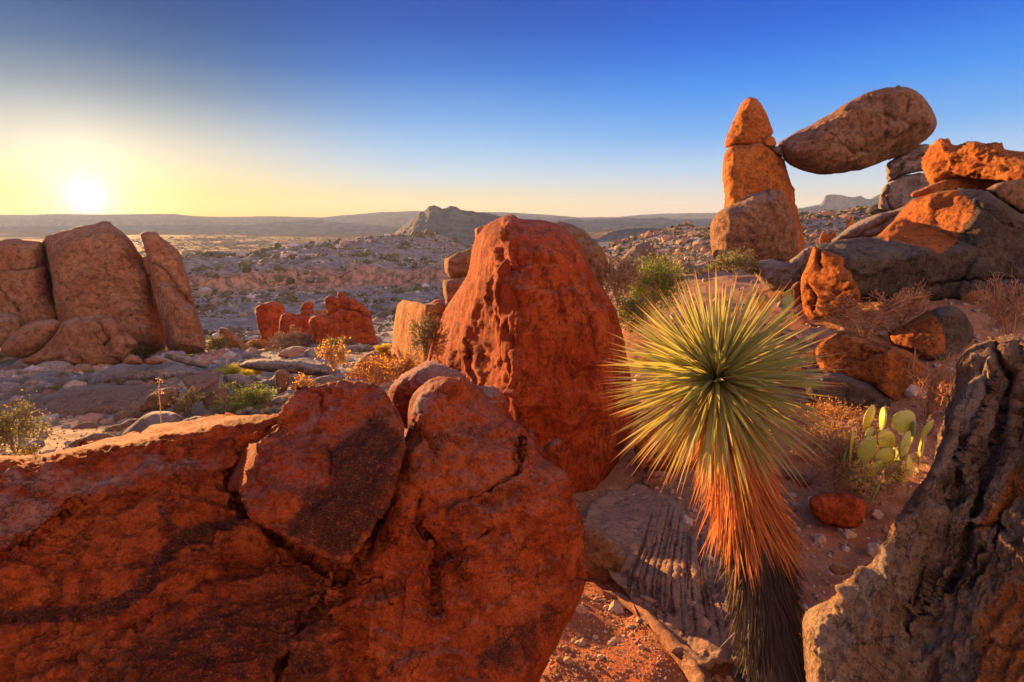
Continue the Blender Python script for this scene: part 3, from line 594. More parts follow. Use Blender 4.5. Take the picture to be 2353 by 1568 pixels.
rock('long grey ramp of rock behind the orange dish',
     FC((1010,1150),(1060,1110),(1130,1060),(1220,1005),(1330,960),(1440,935),(1520,905),(1600,900),(1560,1000),(1450,1070),(1350,1110),(1200,1145),(1080,1160)), 11.8, 'gry', 2.8, rnd=14, edge=.6, amp=.6, ms=1.6, varn=.25, topgrey=.5, cracks=[(FC((1100,1140),(1250,1080),(1400,1010),(1500,950)), 4, .12)])
rock('huge dark grey massif on the right with a bright orange dished face',
     FC((900,1190),(930,1165),(1010,1148),(1100,1130),(1200,1120),(1318,1112),(1360,1085),(1430,1020),(1490,935),(1560,855),(1640,835),(1720,805),(1800,788),(1900,782),(2000,788),(2080,812),(2150,850),(2230,900),(2300,960),(2460,1010),(2900,1100),(3050,1300),(2950,1650),(2460,1620),(2200,1600),(2000,1575),(1800,1570),(1600,1590),(1400,1560),(1200,1560),(1100,1540),(960,1400)),
     9.3, 'drk', 2.8, rnd=30, edge=.5, thick=2.2, amp=.35, ms=1.8, varn=.35, topgrey=.45, soft=.035,
     facets=[[(2130,500,9.6,-1,-.36,.34),(2238,500,8.75,.12,-1,.30)],[(2000,600,8.6,-.05,-.36,.93),(2000,604,8.6,.1,-1,-.06)]],
     cracks=[(FC((1700,1450),(1800,1420),(2000,1400),(2400,1390)), 5, .15), (FC((2000,880),(2100,1000),(2250,1050)), 3, .04)],
     stain_shades=[(FC((1200,1290),(1650,1300),(1900,1250),(2050,1180),(2460,1250),(2460,1560),(1200,1560)), 0, .45)], fresh=[FC((1330,1108),(1440,1010),(1500,930),(1580,855),(1700,805),(1870,790),(1950,850),(1992,905),(1985,970),(1900,1100),(1850,1180),(1740,1232),(1680,1200),(1500,1140))],  # dished face: fresh orange rock plus painted sunlight
     greys=[(FC((2080,1130),(2160,1110),(2200,1170),(2150,1200)), 0, .8), (FC((960,1170),(1350,1120),(1680,1230),(1400,1270),(1150,1250)), 0, .5)])
rock('orange broken end of the dark massif, facing the sun',
     FC((816,1420),(822,1380),(850,1330),(875,1260),(892,1200),(905,1172),(930,1185),(1010,1215),(1080,1240),(1115,1262),(1110,1320),(1165,1345),(1172,1400),(1200,1440),(1230,1520),(1180,1600),(1000,1680),(880,1690),(830,1600),(818,1500)),
     8.7, 'org', 2.6, rnd=14, edge=.2, thick=1.3, amp=.3, spall=.5, fine=.5, ms=1.2, varn=.1, topgrey=.1, soft=.05,
     facets=[(1900,660,8.4,-1,-.50,.12),(2010,680,7.7,-.2,-1,.0)], ledges=[(FC((885,1440),(950,1370),(1080,1330),(1180,1380),(1230,1500),(1000,1680),(930,1600)), .10)], cracks=[(FC((940,1210),(950,1290),(955,1310)), 3, .12), (FC((885,1440),(920,1530),(910,1600)), 4, .12), (FC((1180,1450),(1080,1500),(1000,1560)), 3, .05)])
rock('grey pink boulder between the pillar foot and the orange broken end',
     FC((485,1330),(510,1290),(570,1275),(650,1270),(720,1290),(790,1240),(830,1200),(880,1180),(890,1230),(850,1340),(820,1420),(760,1480),(620,1480),(520,1400)), 11.5, 'gry', 2.8, rnd=20, edge=.5, ms=1.4, varn=.4)
rock('small smooth brown boulder left of the orange broken end', FC((740,1480),(770,1430),(815,1410),(830,1480),(840,1560),(780,1590),(740,1540)), 9.5, 'brn', 2.8, rnd=12, ms=1)
# --- right middle ground
rock('dark round boulder with a bright orange flat face under the massif',
     FG((684,470),(760,432),(870,378),(960,332),(1010,312),(1100,305),(1150,330),(1200,380),(1238,450),(1245,520),(1225,600),(1180,650),(1100,690),(900,690),(790,590),(690,556)),
     7.6, 'drk', 2.8, rnd=24, edge=.45, thick=1, amp=.6, ms=1.1, soft=.05, varn=.3, fresh=[FG((684,470),(760,432),(870,378),(960,335),(1010,400),(1045,480),(1040,600),(900,660),(790,590),(690,556))], facets=[(2090,760,7.6,-1,-.38,.25),(2165,770,7.25,.3,-1,.15)])  # sunlit left face painted orange
rock('low orange topped boulder behind the spiky yucca head',
     FG((215,600),(260,540),(330,490),(372,462),(440,470),(500,505),(560,525),(640,550),(700,560),(800,590),(860,630),(920,700),(965,790),(985,880),(960,960),(880,985),(740,960),(640,880),(560,830),(430,790),(250,760)),
     6.9, 'org', 3, rnd=20, edge=.3, thick=1.1, amp=.7, ms=1.0, varn=.15, topgrey=.15, soft=.05, facets=[(1960,800,6.9,-1,-.42,.25),(2060,830,6.55,.55,-1,.2)], cracks=[(FG((330,640),(460,660),(540,660),(560,610),(680,570)), 2.5, .05)],
     stain_shades=[(FG((690,560),(860,600),(1000,850),(960,1000),(700,960),(720,700)), 0, .75), (FG((360,480),(460,480),(700,570)), 8, .7)])
rock('dark grey ledge under the low orange topped boulder',
     FG((130,780),(240,740),(330,735),(430,760),(560,810),(660,870),(760,960),(700,1010),(500,1000),(300,980),(150,900)), 6.5, 'drk', 3, rnd=22, edge=.35, ms=1.1, topgrey=.5)
rock('brown boulder half hidden by the yucca leaves beside the tall column',
     FV((1462,1010),(1480,985),(1530,968),(1590,975),(1620,1010),(1630,1060),(1600,1090),(1540,1092),(1480,1078),(1462,1050)), (1530,1095), 'org', 3, rnd=26, ms=.9, varn=.4)
rock('small angular pinkish stone at the foot of the tall column', FF((255,360),(265,315),(310,285),(370,282),(430,300),(460,335),(430,370),(385,410),(310,408)), (1500,1128), 'tan', 2.6, rnd=14, ms=.5)
rock('bright red faceted stone on the gravel under the prickly pear',
     FF((1265,470),(1275,440),(1330,425),(1420,420),(1500,430),(1560,450),(1610,480),(1625,510),(1615,560),(1600,610),(1575,650),(1500,640),(1400,620),(1330,590),(1290,530)), 4.75, 'red', 2.6, rnd=10, edge=.08, thick=.4, ms=.5, varn=.1, topgrey=.0,
     facets=[(1920,1150,4.75,-.3,-.6,.75),(1920,1180,4.7,-.5,-1,.1),(1975,1180,4.72,.7,-1,.1)], soft=.01)
rock('small brown stone on the gravel beside the big dark right rock', FF((1385,880),(1400,850),(1450,848),(1510,860),(1530,890),(1490,915),(1420,915)), 3.9, 'brn', 2.6, rnd=8, ms=.4)
_br = np.random.RandomState(4)
_gr = [(i + _br.uniform(-.3, .3), _br.uniform(1.0, 2.8), _br.uniform(.008, .03), _br.uniform(.0, .35), _br.uniform(.6, 1.0)) for i in np.arange(0, 9, .36)]
def _gl(i, a, b):
    y = [470, 700, 950, 1330]; x = [330 + i * 46, 262 + i * 52, 165 + i * 70, 100 + i * 90]; q = np.linspace(a, b, 7)
    return FF(*[(np.interp(k, [0, .27, .56, 1], x), np.interp(k, [0, .27, .56, 1], y)) for k in q])
rock('layered pale bedrock striped by long grooves, between the column and the yucca trunk',
     FF((-60,470),(20,440),(60,395),(150,410),(230,345),(330,420),(420,400),(500,455),(610,440),(640,560),(740,640),(720,800),(800,900),(760,1020),(830,1180),(800,1290),(850,1460),(700,1440),(640,1500),(520,1380),(430,1400),(330,1200),(250,1240),(170,1020),(60,940),(20,800),(-80,760),(-100,640)),
     4.0, 'tan', 3, rnd=9, edge=.02, thick=.25, amp=.10, ms=.35, varn=.15, topgrey=.5, wobble=3.5, spall=.6, spall_n=2.5, facets=[[[(1420,1150,5.56),(1650,1200,5.0),(1560,1520,3.0)]]],
     cracks=[(_gl(i, a, b), w, d) for i, w, d, a, b in _gr], stain_shades=[(_gl(i, a, b), w * 1.5, .8) for i, w, d, a, b in _gr], greys=[(_gl(i + .3, a, b), 5, .55) for i, w, d, a, b in _gr[::2]])
rock('dark undercut stone at the base of the yucca trunk, bottom edge', FF((650,1400),(700,1370),(760,1375),(800,1400),(820,1480),(740,1500),(670,1450)), 3.2, 'brn', 2.6, rnd=10, ms=.4)
rock('rough brown rock buried in the soil below the tall column', FF((-260,560),(-160,540),(-60,600),(60,680),(150,760),(170,900),(120,1000),(0,1000),(-120,900),(-240,800)), 4.1, 'brn', 3, rnd=26, edge=.2, ms=.6, topgrey=.6)
# --- big right foreground rock
rock('huge rough grey brown rock filling the lower right corner, deeply furrowed',
     FV((1852,1500),(1856,1420),(1880,1405),(1915,1385),(1940,1350),(1975,1310),(2005,1275),(2030,1225),(2058,1180),(2082,1140),(2095,1118),(2122,1080),(2134,1050),(2150,1010),(2162,960),(2178,910),(2190,868),(2200,830),(2235,803),(2290,782),(2340,770),(2480,755),(2620,800),(2700,1000),(2700,1680),(1870,1680),(1860,1580)),
     1.86, 'rug', 3.2, rnd=40, edge=.18, thick=.8, soft=.04, amp=.85, spall=1.6, spall_n=1.6, ms=.55, varn=.15, topgrey=.30, aniso=(2.4, 2.4, .5), stretch=(1.4, 1.4, .5), bump=1.3,
     fresh=[FH((1450,0),(1440,110),(1360,200),(1290,380),(1160,560),(1150,640),(1260,540),(1330,450),(1500,300)), FH((1160,1150),(1230,1080),(1290,960),(1310,925),(1370,930),(1500,960),(1500,1600),(1160,1560),(1190,1400))],  # sun patches painted into the rock colour as orange areas
     facets=[[(2200,1150,1.9,-.30,-1,.25),(2000,1480,1.95,-.55,-1,.35)],[(2256,1450,1.80,-1,-.42,.24),(2450,1300,1.40,0,-1,0)]],
     cracks=[(FH((1260,0),(1210,150),(1150,420),(1090,600),(1050,760),(1020,860),(940,960)), 5, .07), (FH((1040,200),(1010,330),(1000,420),(930,400)), 3, .03), (FH((900,840),(860,960),(835,1070),(740,1060)), 3, .03),
             (FH((1400,300),(1290,480),(1260,700),(1100,950)), 3, .025), (FH((1100,560),(1280,540),(1450,700)), 3, .04), (FG((1380,560),(1420,680),(1470,760),(1340,1200),(1280,1400)), 6, .07), (FG((1150,1400),(1140,1568)), 4, .05), (FH((700,1100),(700,1400)), 4, .04), (FH((400,1300),(560,1260),(680,1300)), 3, .03)],
     greys=[(FG((1100,800),(1240,590),(1390,560),(1440,760),(1330,1220),(1180,1180),(1050,1240),(1030,1000)), 0, .7), (FH((40,1100),(300,1050),(500,650),(640,620),(620,900),(400,1300),(200,1568),(80,1568)), 0, .7)], 
     stain_shades=[(FH((700,700),(880,700),(820,1000),(640,1050)), 0, .2)])
#@@VEG
# ================================================================== vegetation helpers
def tubes(A, B, ra, rb, k=3):
    A = np.asarray(A, float); B = np.asarray(B, float); ra = np.asarray(ra, float); rb = np.asarray(rb, float)
    d = B - A; d /= np.linalg.norm(d, axis=1)[:, None] + 1e-9
    ref = np.where(np.abs(d[:, 2:3]) < .8, [[0, 0, 1.]], [[1., 0, 0]])
    e1 = np.cross(d, ref); e1 /= np.linalg.norm(e1, axis=1)[:, None] + 1e-9; e2 = np.cross(d, e1)
    n = len(A); V = np.empty((n, 2, k, 3)); 
    for j in range(k):
        a = 2 * math.pi * j / k; o = e1 * math.cos(a) + e2 * math.sin(a)
        V[:, 0, j] = A + o * ra[:, None]; V[:, 1, j] = B + o * rb[:, None]
    b = (np.arange(n) * 2 * k)[:, None, None]; j = np.arange(k)
    F = np.stack([j, (j + 1) % k, k + (j + 1) % k, k + j], 1)[None] + b
    return V.reshape(-1, 3), F.reshape(-1, 4)
def grow(rs, n, H, Wd, r0, depth=4, up=.6, bend=.35):
    """branching stems from the origin; returns segment arrays"""
    S = []; tips = []
    def stem(p, d, L, r, lv):
        k = 3; q = p
        for i in range(k):
            d = d + rs.normal(size=3) * bend * .5; d[2] += .06 * up; d /= np.linalg.norm(d)
            e = q + d * L / k; r2 = r * .82; S.append((q, e, r, r2)); q = e; r = r2
            if lv > 0 and (i > 0 or lv < depth):
                for _ in range(1 if rs.rand() < .6 else 2):
                    dd = d + rs.normal(size=3) * .75; dd /= np.linalg.norm(dd)
                    stem(q, dd, L * rs.uniform(.5, .75), r * .7, lv - 1)
        tips.append(q)
    for i in range(n):
        a = rs.uniform(0, 2 * math.pi); m = rs.uniform(.1, 1) * Wd / H
        d = np.array([math.cos(a) * m, math.sin(a) * m, 1.0]); d /= np.linalg.norm(d)
        stem(np.array([math.cos(a), math.sin(a), 0]) * .03 * Wd, d, H * rs.uniform(.4, .6), r0, depth)
    A, B, ra, rb = map(np.array, zip(*S))
    return A, B, ra, rb, np.array(tips)
def leaves(rs, pts, n, size, spread, flat=.5, long=1.8):
    c = pts[rs.randint(0, len(pts), n)] + rs.normal(size=(n, 3)) * spread
    d = rs.normal(size=(n, 3)); d[:, 2] += .5; d /= np.linalg.norm(d, axis=1)[:, None]
    s = np.cross(d, rs.normal(size=(n, 3))); s /= np.linalg.norm(s, axis=1)[:, None]
    L = size * rs.uniform(.6, 1.3, n)[:, None]; w = L / long
    V = np.stack([c, c + d * L * .5 + s * w * .5, c + d * L, c + d * L * .5 - s * w * .5], 1).reshape(-1, 3)
    return V, np.arange(4 * n).reshape(-1, 4)
def plant_mat(name, c1, c2, trans=.35, rough=.6, scale=30):
    if name in _mats: return _mats[name]
    N = NT(name); g = N.n('ShaderNodeNewGeometry')
    tc = N.n('ShaderNodeTexCoord').outputs['Object']
    f = N.math('ADD', N.math('MULTIPLY', g.outputs['Random Per Island'], .6), N.math('MULTIPLY', N.noise(tc, scale, 3), .6), clamp=True)
    col = N.mix(f, c1, c2)
    b = N.n('ShaderNodeBsdfPrincipled', i={'Base Color': col, 'Roughness': rough, 'Specular IOR Level': .2})
    t = N.n('ShaderNodeBsdfTranslucent', i={'Color': N.mix(.4, col, c2)})
    m = N.n('ShaderNodeMixShader', i={0: trans, 1: b.outputs[0], 2: t.outputs[0]})
    N.n('ShaderNodeOutputMaterial', i={'Surface': m.outputs[0]}); _mats[name] = N.m
    return N.m
M_twig = plant_mat('dry_twig', (.30, .19, .12), (.46, .30, .19), .1)
M_twigred = plant_mat('reddish_twig', (.38, .18, .10), (.52, .27, .15), .15)
M_bark = plant_mat('brown_bark', (.14, .09, .06), (.22, .15, .10), 0)
M_green = plant_mat('green_leaf', (.10, .16, .03), (.24, .30, .05), .35)
M_olive = plant_mat('olive_leaf', (.16, .17, .06), (.30, .28, .10), .35)
M_yel = plant_mat('yellow_leaf', (.50, .38, .04), (.72, .55, .06), .45)
M_gold = plant_mat('golden_leaf', (.60, .26, .04), (.80, .45, .06), .45)
M_sage = plant_mat('grey_sage_leaf', (.17, .17, .16), (.30, .30, .28), .25)
M_straw = plant_mat('straw_blade', (.42, .30, .17), (.62, .48, .28), .4)
M_bronze = plant_mat('bronze_leaf', (.35, .16, .06), (.55, .30, .09), .4)
def gpt(u, v, t=None):
    if t is None: t = tground(u, v)
    return P(u, v, t), t
def shrub(label, u, v, hpx, wpx, bark, leaf=None, t=None, n=9, depth=3, nl=1500, lpx=5, seed=1, name='shrub', group=None, spread=.05, rpx=1.2, up=.6, cat='shrub', long=1.8):
    p, t = gpt(u, v, t); m = t / FPX; rs = np.random.RandomState(seed)
    H, Wd = hpx * m, wpx * m * .5
    A, B, ra, rb, tips = grow(rs, n, H, Wd, rpx * m, depth, up)
    # squeeze to the wanted size
    allp = np.concatenate([A, B]); sx = np.percentile(np.abs(allp[:, :2]), 97); sz = np.percentile(allp[:, 2], 98)
    sc = np.array([Wd / sx, Wd / sx, H / sz]); A = A * sc; B = B * sc; tips = tips * sc
    A[:, 2] = A[:, 2].clip(-.02 * H); B[:, 2] = B[:, 2].clip(-.02 * H)
    V, F = tubes(A, B, np.maximum(ra, .62 * m), np.maximum(rb, .5 * m))
    if leaf is None:
        o = mesh_np(name, V, F, bark, True); o.location = p
        return tag(o, label, cat, group)
    e = empty(name, p); tag(e, label, cat, group)
    mesh_np('branches', V, F, bark, True, parent=e)
    pts = np.concatenate([tips, B[len(B) // 3:]])
    V, F = leaves(rs, pts, nl, lpx * m, spread * H, long=long)
    V[:, 2] = V[:, 2].clip(0)
    mesh_np('foliage', V, F, leaf, False, parent=e)
    return e
def tuft(label, u, v, hpx, wpx, mat, t=None, n=260, seed=1, name='grass_tuft', group=None, wb=1.3, cat='grass'):
    p, t = gpt(u, v, t); m = t / FPX; rs = np.random.RandomState(seed)
    V = []; a = rs.uniform(0, 2 * math.pi, n); k = np.sqrt(rs.rand(n)); H = hpx * m * rs.uniform(.55, 1.05, n); W = wpx * m * .5
    b0 = np.stack([np.cos(a) * k * W * .35, np.sin(a) * k * W * .35, 0 * a - .03 * H], 1)
    tip = b0 + np.stack([np.cos(a) * k * W * .75, np.sin(a) * k * W * .75, H], 1)
    mid = (b0 + tip) / 2 + np.stack([0 * a, 0 * a, .12 * H], 1)
    s = np.stack([-np.sin(a + 1), np.cos(a + 1), 0 * a], 1) * wb * m
    V = np.stack([b0 - s, b0 + s, mid + s * .7, mid - s * .7, tip + s * .15, tip - s * .15], 1).reshape(-1, 3)
    i = (np.arange(n) * 6)[:, None]
    F = np.concatenate([i + [0, 1, 2, 3], i + [3, 2, 4, 5]])
    o = mesh_np(name, V, F, mat, False); o.location = p
    return tag(o, label, cat, group)
# --- the big yucca
YT = 2.8
def yucca_leaf_mat(name='yucca_leaf', ca=(.13, .21, .11), cb=(.40, .40, .13)):
    N = NT(name); uv = N.n('ShaderNodeTexCoord').outputs['UV']; s = N.n('ShaderNodeSeparateXYZ', i={0: uv})
    g = N.n('ShaderNodeNewGeometry').outputs['Random Per Island']
    col = N.mix(g, ca, cb)
    ln = N.noise(N.n('ShaderNodeMapping', i={'Vector': uv, 'Scale': (14, .6, 1)}).outputs[0], 3, 3)
    col = N.mix(N.math('MULTIPLY', N.ramp(ln, .45, .7), .5), col, (.30, .35, .20))
    col = N.mix(N.ramp(s.outputs[0], .78, .95), col, (.62, .42, .08))       # yellow horny margin
    col = N.mix(N.ramp(s.outputs[1], .84, .93), col, (.42, .09, .05))       # red brown spine tip
    col = N.mix(N.ramp(s.outputs[1], .10, .0), col, (.40, .36, .20))
    b = N.n('ShaderNodeBsdfPrincipled', i={'Base Color': col, 'Roughness': .42, 'Specular IOR Level': .35})
    t = N.n('ShaderNodeBsdfTranslucent', i={'Color': N.mix(.5, col, (.6, .5, .05))})
    m = N.n('ShaderNodeMixShader', i={0: .35, 1: b.outputs[0], 2: t.outputs[0]})
    N.n('ShaderNodeOutputMaterial', i={'Surface': m.outputs[0]}); return N.m
M_yucca = yucca_leaf_mat()
M_dead = plant_mat('dead_yucca_leaf', (.42, .11, .035), (.68, .28, .09), .3)
M_old = yucca_leaf_mat('golden_yucca_leaf', (.30, .24, .10), (.48, .34, .13))
M_fibre = plant_mat('grey_fibre', (.032, .026, .024), (.12, .09, .072), .1)
def blades(base, D, L, W, droop, ns=6, twist=None, rs=None):
    """folded tapering blades; base (n,3), D unit directions, L lengths, W widths, droop metres at tip"""
    n = len(base); z = np.array([0, 0, 1.])
    side = np.cross(D, z + .001); side /= np.linalg.norm(side, axis=1)[:, None] + 1e-9
    up = np.cross(side, D)
    if twist is not None:
        c, s = np.cos(twist)[:, None], np.sin(twist)[:, None]; side, up = side * c + up * s, up * c - side * s
    Vs = []; UV = []
    for k in range(ns + 1):
        f = k / ns
        w = W * (.75 + .6 * f if f < .35 else .96 * (1 - ((f - .35) / .65) ** 1.6) + .03)
        c = base + D * (L * f)[:, None]; c[:, 2] -= droop * f * f
        for j, (a, q) in enumerate(((-1, 1), (0, 0), (1, 1))):
            Vs.append(c + side * (a * w * .5)[:, None] + up * (w * .16 * q)[:, None]); UV.append(np.stack([np.full(n, float(abs(a))), np.full(n, f)], 1))
    V = np.stack(Vs, 1).reshape(-1, 3); uv = np.stack(UV, 1).reshape(-1, 2)
    m = 3 * (ns + 1); b = (np.arange(n) * m)[:, None, None]
    q = np.array([[3 * k + j, 3 * k + j + 1, 3 * k + j + 4, 3 * k + j + 3] for k in range(ns) for j in (0, 1)])[None]
    return V, (b + q).reshape(-1, 4), uv
def big_yucca():
    rs = np.random.RandomState(11)
    path = [P(1645, 872, 2.80), P(1668, 985, 2.86), P(1700, 1100, 2.86), P(1735, 1235, 2.84), P(1750, 1330, 2.84), P(1765, 1450, 2.86), P(1782, 1570, 2.9), P(1796, 1680, 2.95)]
    rad = [.035, .09, .12, .155, .145, .15, .16, .165]
    path = np.array(path); foot = path[-1]
    e = empty('yucca', foot)
    tag(e, 'tall shaggy yucca with a huge spiky green rosette and orange skirt of dead leaves', 'yucca')
    # trunk
    s = np.linspace(0, len(path) - 1, 40); pi = np.stack([np.interp(s, range(len(path)), path[:, k]) for k in range(3)], 1); ri = np.interp(s, range(len(path)), rad)
    V = []; K = 24
    for i, (c, r) in enumerate(zip(pi, ri)):
        for j in range(K):
            a = 2 * math.pi * j / K; V.append(c + np.array([math.cos(a), math.sin(a), .25 * math.sin(a)]) * r)
    V = np.array(V); V += (fbm(V * 14, 3)[:, None] * .012) * ((V - np.repeat(pi, K, 0)) / np.repeat(ri, K)[:, None])
    F = [[i * K + j, i * K + (j + 1) % K, (i + 1) * K + (j + 1) % K, (i + 1) * K + j] for i in range(39) for j in range(K)]
    mesh_np('trunk', V - foot, F, M_fibre, True, parent=e)
    # green rosette
    axis = np.array([-.10, -.42, .90]); axis /= np.linalg.norm(axis)
    n = 780; i = np.arange(n) + .5
    cz = 1 - 1.62 * i / n; ph = i * 2.39996
    e1 = np.cross(axis, [1, 0, 0]); e1 /= np.linalg.norm(e1); e2 = np.cross(axis, e1)
    sr = np.sqrt(np.clip(1 - cz ** 2, 0, 1))
    D = axis * cz[:, None] + (e1 * np.cos(ph)[:, None] + e2 * np.sin(ph)[:, None]) * sr[:, None]
    D += rs.normal(size=D.shape) * .05; D /= np.linalg.norm(D, axis=1)[:, None]
    L = .63 * rs.uniform(.86, 1.05, n) * np.where(cz > .8, .85, 1.0); L *= np.where(cz < -.35, .88, 1)
    base = path[0] + D * .02 - axis * (np.clip(.6 - cz, 0, 2) * .035)[:, None]
    V, F, uv = blades(base, D, L, .0205 * rs.uniform(.6, 1.2, n), .06 * rs.uniform(-.3, 1.7, n) ** 2, twist=rs.normal(size=n) * .6)
    old = np.repeat((cz + rs.normal(size=n) * .22) < -.12, 12)
    mesh_np('green_rosette', V - foot, F[~old], M_yucca, False, uv=uv, parent=e)
    mesh_np('ageing_golden_leaves', V - foot, F[old], M_old, False, uv=uv, parent=e)
    # small curled leaves at the heart
    n = 70; D = axis + rs.normal(size=(n, 3)) * .55; D /= np.linalg.norm(D, axis=1)[:, None]
    V, F, uv = blades(path[0] + rs.normal(size=(n, 3)) * .014 - axis * .01, D, rs.uniform(.05, .13, n), np.full(n, .007), rs.uniform(.0, .07, n), twist=rs.normal(size=n))
    mesh_np('heart_leaf_tuft', V - foot, F, M_dead, False, uv=uv, parent=e)
    # hanging dead leaves (orange) and the weathered grey coat lower down
    for nm, n, s0, s1, Lr, mat, w, fl in (('dead_leaf_skirt', 2300, .15, 2.5, (.20, .44), M_dead, .014, .29), ('grey_fibre_coat', 7500, 2.1, 7.0, (.12, .30), M_fibre, .0085, .26)):
        s = s0 + (s1 - s0) * rs.rand(n) ** (.85 if s0 < 1 else 1)
        c = np.stack([np.interp(s, range(len(path)), path[:, k]) for k in range(3)], 1); r = np.interp(s, range(len(path)), rad)
        a = rs.uniform(0, 2 * math.pi, n)
        o = np.stack([np.cos(a), np.sin(a), 0 * a], 1)
        dn = np.stack([np.interp(s + .6, range(len(path)), path[:, k]) for k in range(3)], 1) - c; dn /= np.linalg.norm(dn, axis=1)[:, None] + 1e-9; dn[s > 6.3] = (path[-1] - path[-2]) / np.linalg.norm(path[-1] - path[-2])
        D = dn + o * (rs.uniform(.3, 1.4, n)[:, None] * fl + (.28 * np.clip(1.2 - s, 0, 1))[:, None]) + rs.normal(size=(n, 3)) * .13; D /= np.linalg.norm(D, axis=1)[:, None]
        V, F, uv = blades(c + o * (r * .8)[:, None], D, rs.uniform(*Lr, n), w * rs.uniform(.6, 1.4, n), -.0 + rs.normal(size=n) * .05, ns=4, twist=rs.uniform(-1.5, 1.5, n))
        mesh_np(nm, V - foot, F, mat, False, uv=uv, parent=e)
big_yucca()
def small_yucca(label, u, v, t, rpx, seed, mat=None):
    rs = np.random.RandomState(seed); p, t = gpt(u, v, t); m = t / FPX; n = 150
    D = rs.normal(size=(n, 3)); D[:, 2] = np.abs(D[:, 2]) + .15; D /= np.linalg.norm(D, axis=1)[:, None]
    V, F, uv = blades(np.zeros((n, 3)), D, rpx * m * rs.uniform(.8, 1.1, n), np.full(n, 2.4 * m), np.zeros(n), ns=3)
    o = mesh_np('small_yucca', V, F, mat or M_yucca, False, uv=uv); o.location = p
    return tag(o, label, 'yucca')
small_yucca('small blue green yucca beside the pyramid shaped boulder', *FE((900, 385))[0], 15.5, 30, 3)
# --- prickly pear
def cactus_mat():
    N = NT('cactus_skin'); tc = N.n('ShaderNodeTexCoord').outputs['Object']
    oi = N.n('ShaderNodeObjectInfo').outputs['Random']
    col = N.mix(oi, (.09, .21, .10), (.52, .46, .05))
    col = N.mix(N.math('MULTIPLY', N.ramp(N.noise(tc, 9, 5, .7), .55, .75), .6), col, (.45, .26, .08))
    v = N.n('ShaderNodeTexVoronoi', i={'Vector': tc, 'Scale': 34.0, 'Randomness': .35})
    dot = N.ramp(v.outputs['Distance'], .22, .10)
    col = N.mix(N.math('MULTIPLY', dot, .8), col, (.10, .06, .03))
    bp = N.n('ShaderNodeBump', i={'Strength': .7, 'Distance': .006, 'Height': dot})
    b = N.n('ShaderNodeBsdfPrincipled', i={'Base Color': col, 'Roughness': .5, 'Normal': bp.outputs[0]})
    t = N.n('ShaderNodeBsdfTranslucent', i={'Color': N.mix(.6, col, (.85, .70, .05))})
    m = N.n('ShaderNodeMixShader', i={0: .2, 1: b.outputs[0], 2: t.outputs[0]})
    N.n('ShaderNodeOutputMaterial', i={'Surface': m.outputs[0]}); return N.m
M_cac = cactus_mat()
M_spine = plant_mat('cactus_spine', (.55, .42, .25), (.75, .62, .40), .2)
def pad_mesh(rx, rz, rs):
    nu, nv = 22, 14; V = []; F = []
    for i in range(nv + 1):
        a = math.pi * i / nv
        for j in range(nu):
            b = 2 * math.pi * j / nu
            z = -math.cos(a); w = math.sin(a) * (1 + .18 * z)
            V.append((rx * w * math.cos(b), rx * .17 * w * math.sin(b) * (1 + .3 * math.sin(a)), rz * z))
    for i in range(nv):
        for j in range(nu): F.append((i * nu + j, i * nu + (j + 1) % nu, (i + 1) * nu + (j + 1) % nu, (i + 1) * nu + j))
    V = np.array(V); V[:, 1] += .12 * rx * np.sin(V[:, 0] / rx * 1.5 + rs.rand() * 6); return V, np.array(F)
def prickly_pear(label, pads, t0, base, seed, cat='cactus', spiny=True):
    rs = np.random.RandomState(seed); p = P(*base, t0); e = empty('prickly_pear', p); tag(e, label, cat)
    SA = []; SB = []
    for (u, v), rx, ry, yaw, dt in pads:
        if spiny: u, v = 2045 + (u - 2055) * 1.12, 1040 + (v - 1040) * 1.05
        t = t0 + dt; m = t / FPX; c = P(u, v, t)
        V, F = pad_mesh(rx * m * 1.3, ry * m * 1.25, rs)
        o = mesh_np('pad', V, F, M_cac, True, parent=e); o.location = c - p; o.rotation_euler = (rs.uniform(-.3, .3), rs.uniform(-.25, .25), yaw)
        for k in range(46):
            q = V[rs.randint(len(V))]; cy, sy = math.cos(yaw), math.sin(yaw)
            w = np.array([q[0] * cy - q[1] * sy, q[0] * sy + q[1] * cy, q[2]]) + (c - p)
            d = rs.normal(size=3); d /= np.linalg.norm(d); SA.append(w); SB.append(w + d * .04)
    if not spiny: return e
    SA, SB = np.array(SA), np.array(SB)
    V, F = tubes(SA, SB, np.full(len(SA), .0016), np.full(len(SA), .0006)); mesh_np('spines', V, F, M_spine, True, parent=e)
    return e
def G1(x, y): return FG((x, y))[0]
gs = .352
pads = [(G1(595, 1045), 19, 25, .5, .1), (G1(685, 1050), 20, 22, 1.0, .2), (G1(800, 1070), 24, 22, .2, .25), (G1(930, 1112), 17, 21, .6, .1), (G1(495, 1215), 13, 30, 1.0, -.05), (G1(582, 1240), 21, 27, .1, -.1),
        (G1(600, 1150), 20, 15, .6, .05), (G1(700, 1190), 22, 22, .4, 0), (G1(800, 1215), 24, 28, .7, -.05), (G1(895, 1255), 13, 27, 1.1, 0), (G1(830, 1345), 17, 22, .9, -.1), (G1(690, 1290), 20, 20, .2, -.05),
        (G1(640, 1380), 18, 22, .6, -.1), (G1(740, 1380), 18, 26, .3, .05), (G1(470, 1270), 12, 18, .8, 0), (G1(640, 1500), 13, 24, 1.0, -.2), (G1(760, 1300), 18, 22, 1.2, .15), (G1(860, 1130), 17, 19, .9, .2)]
prickly_pear('yellow green prickly pear cactus in low sun beside the big dark right rock', pads, 5.1, G1(700, 1470), 4)
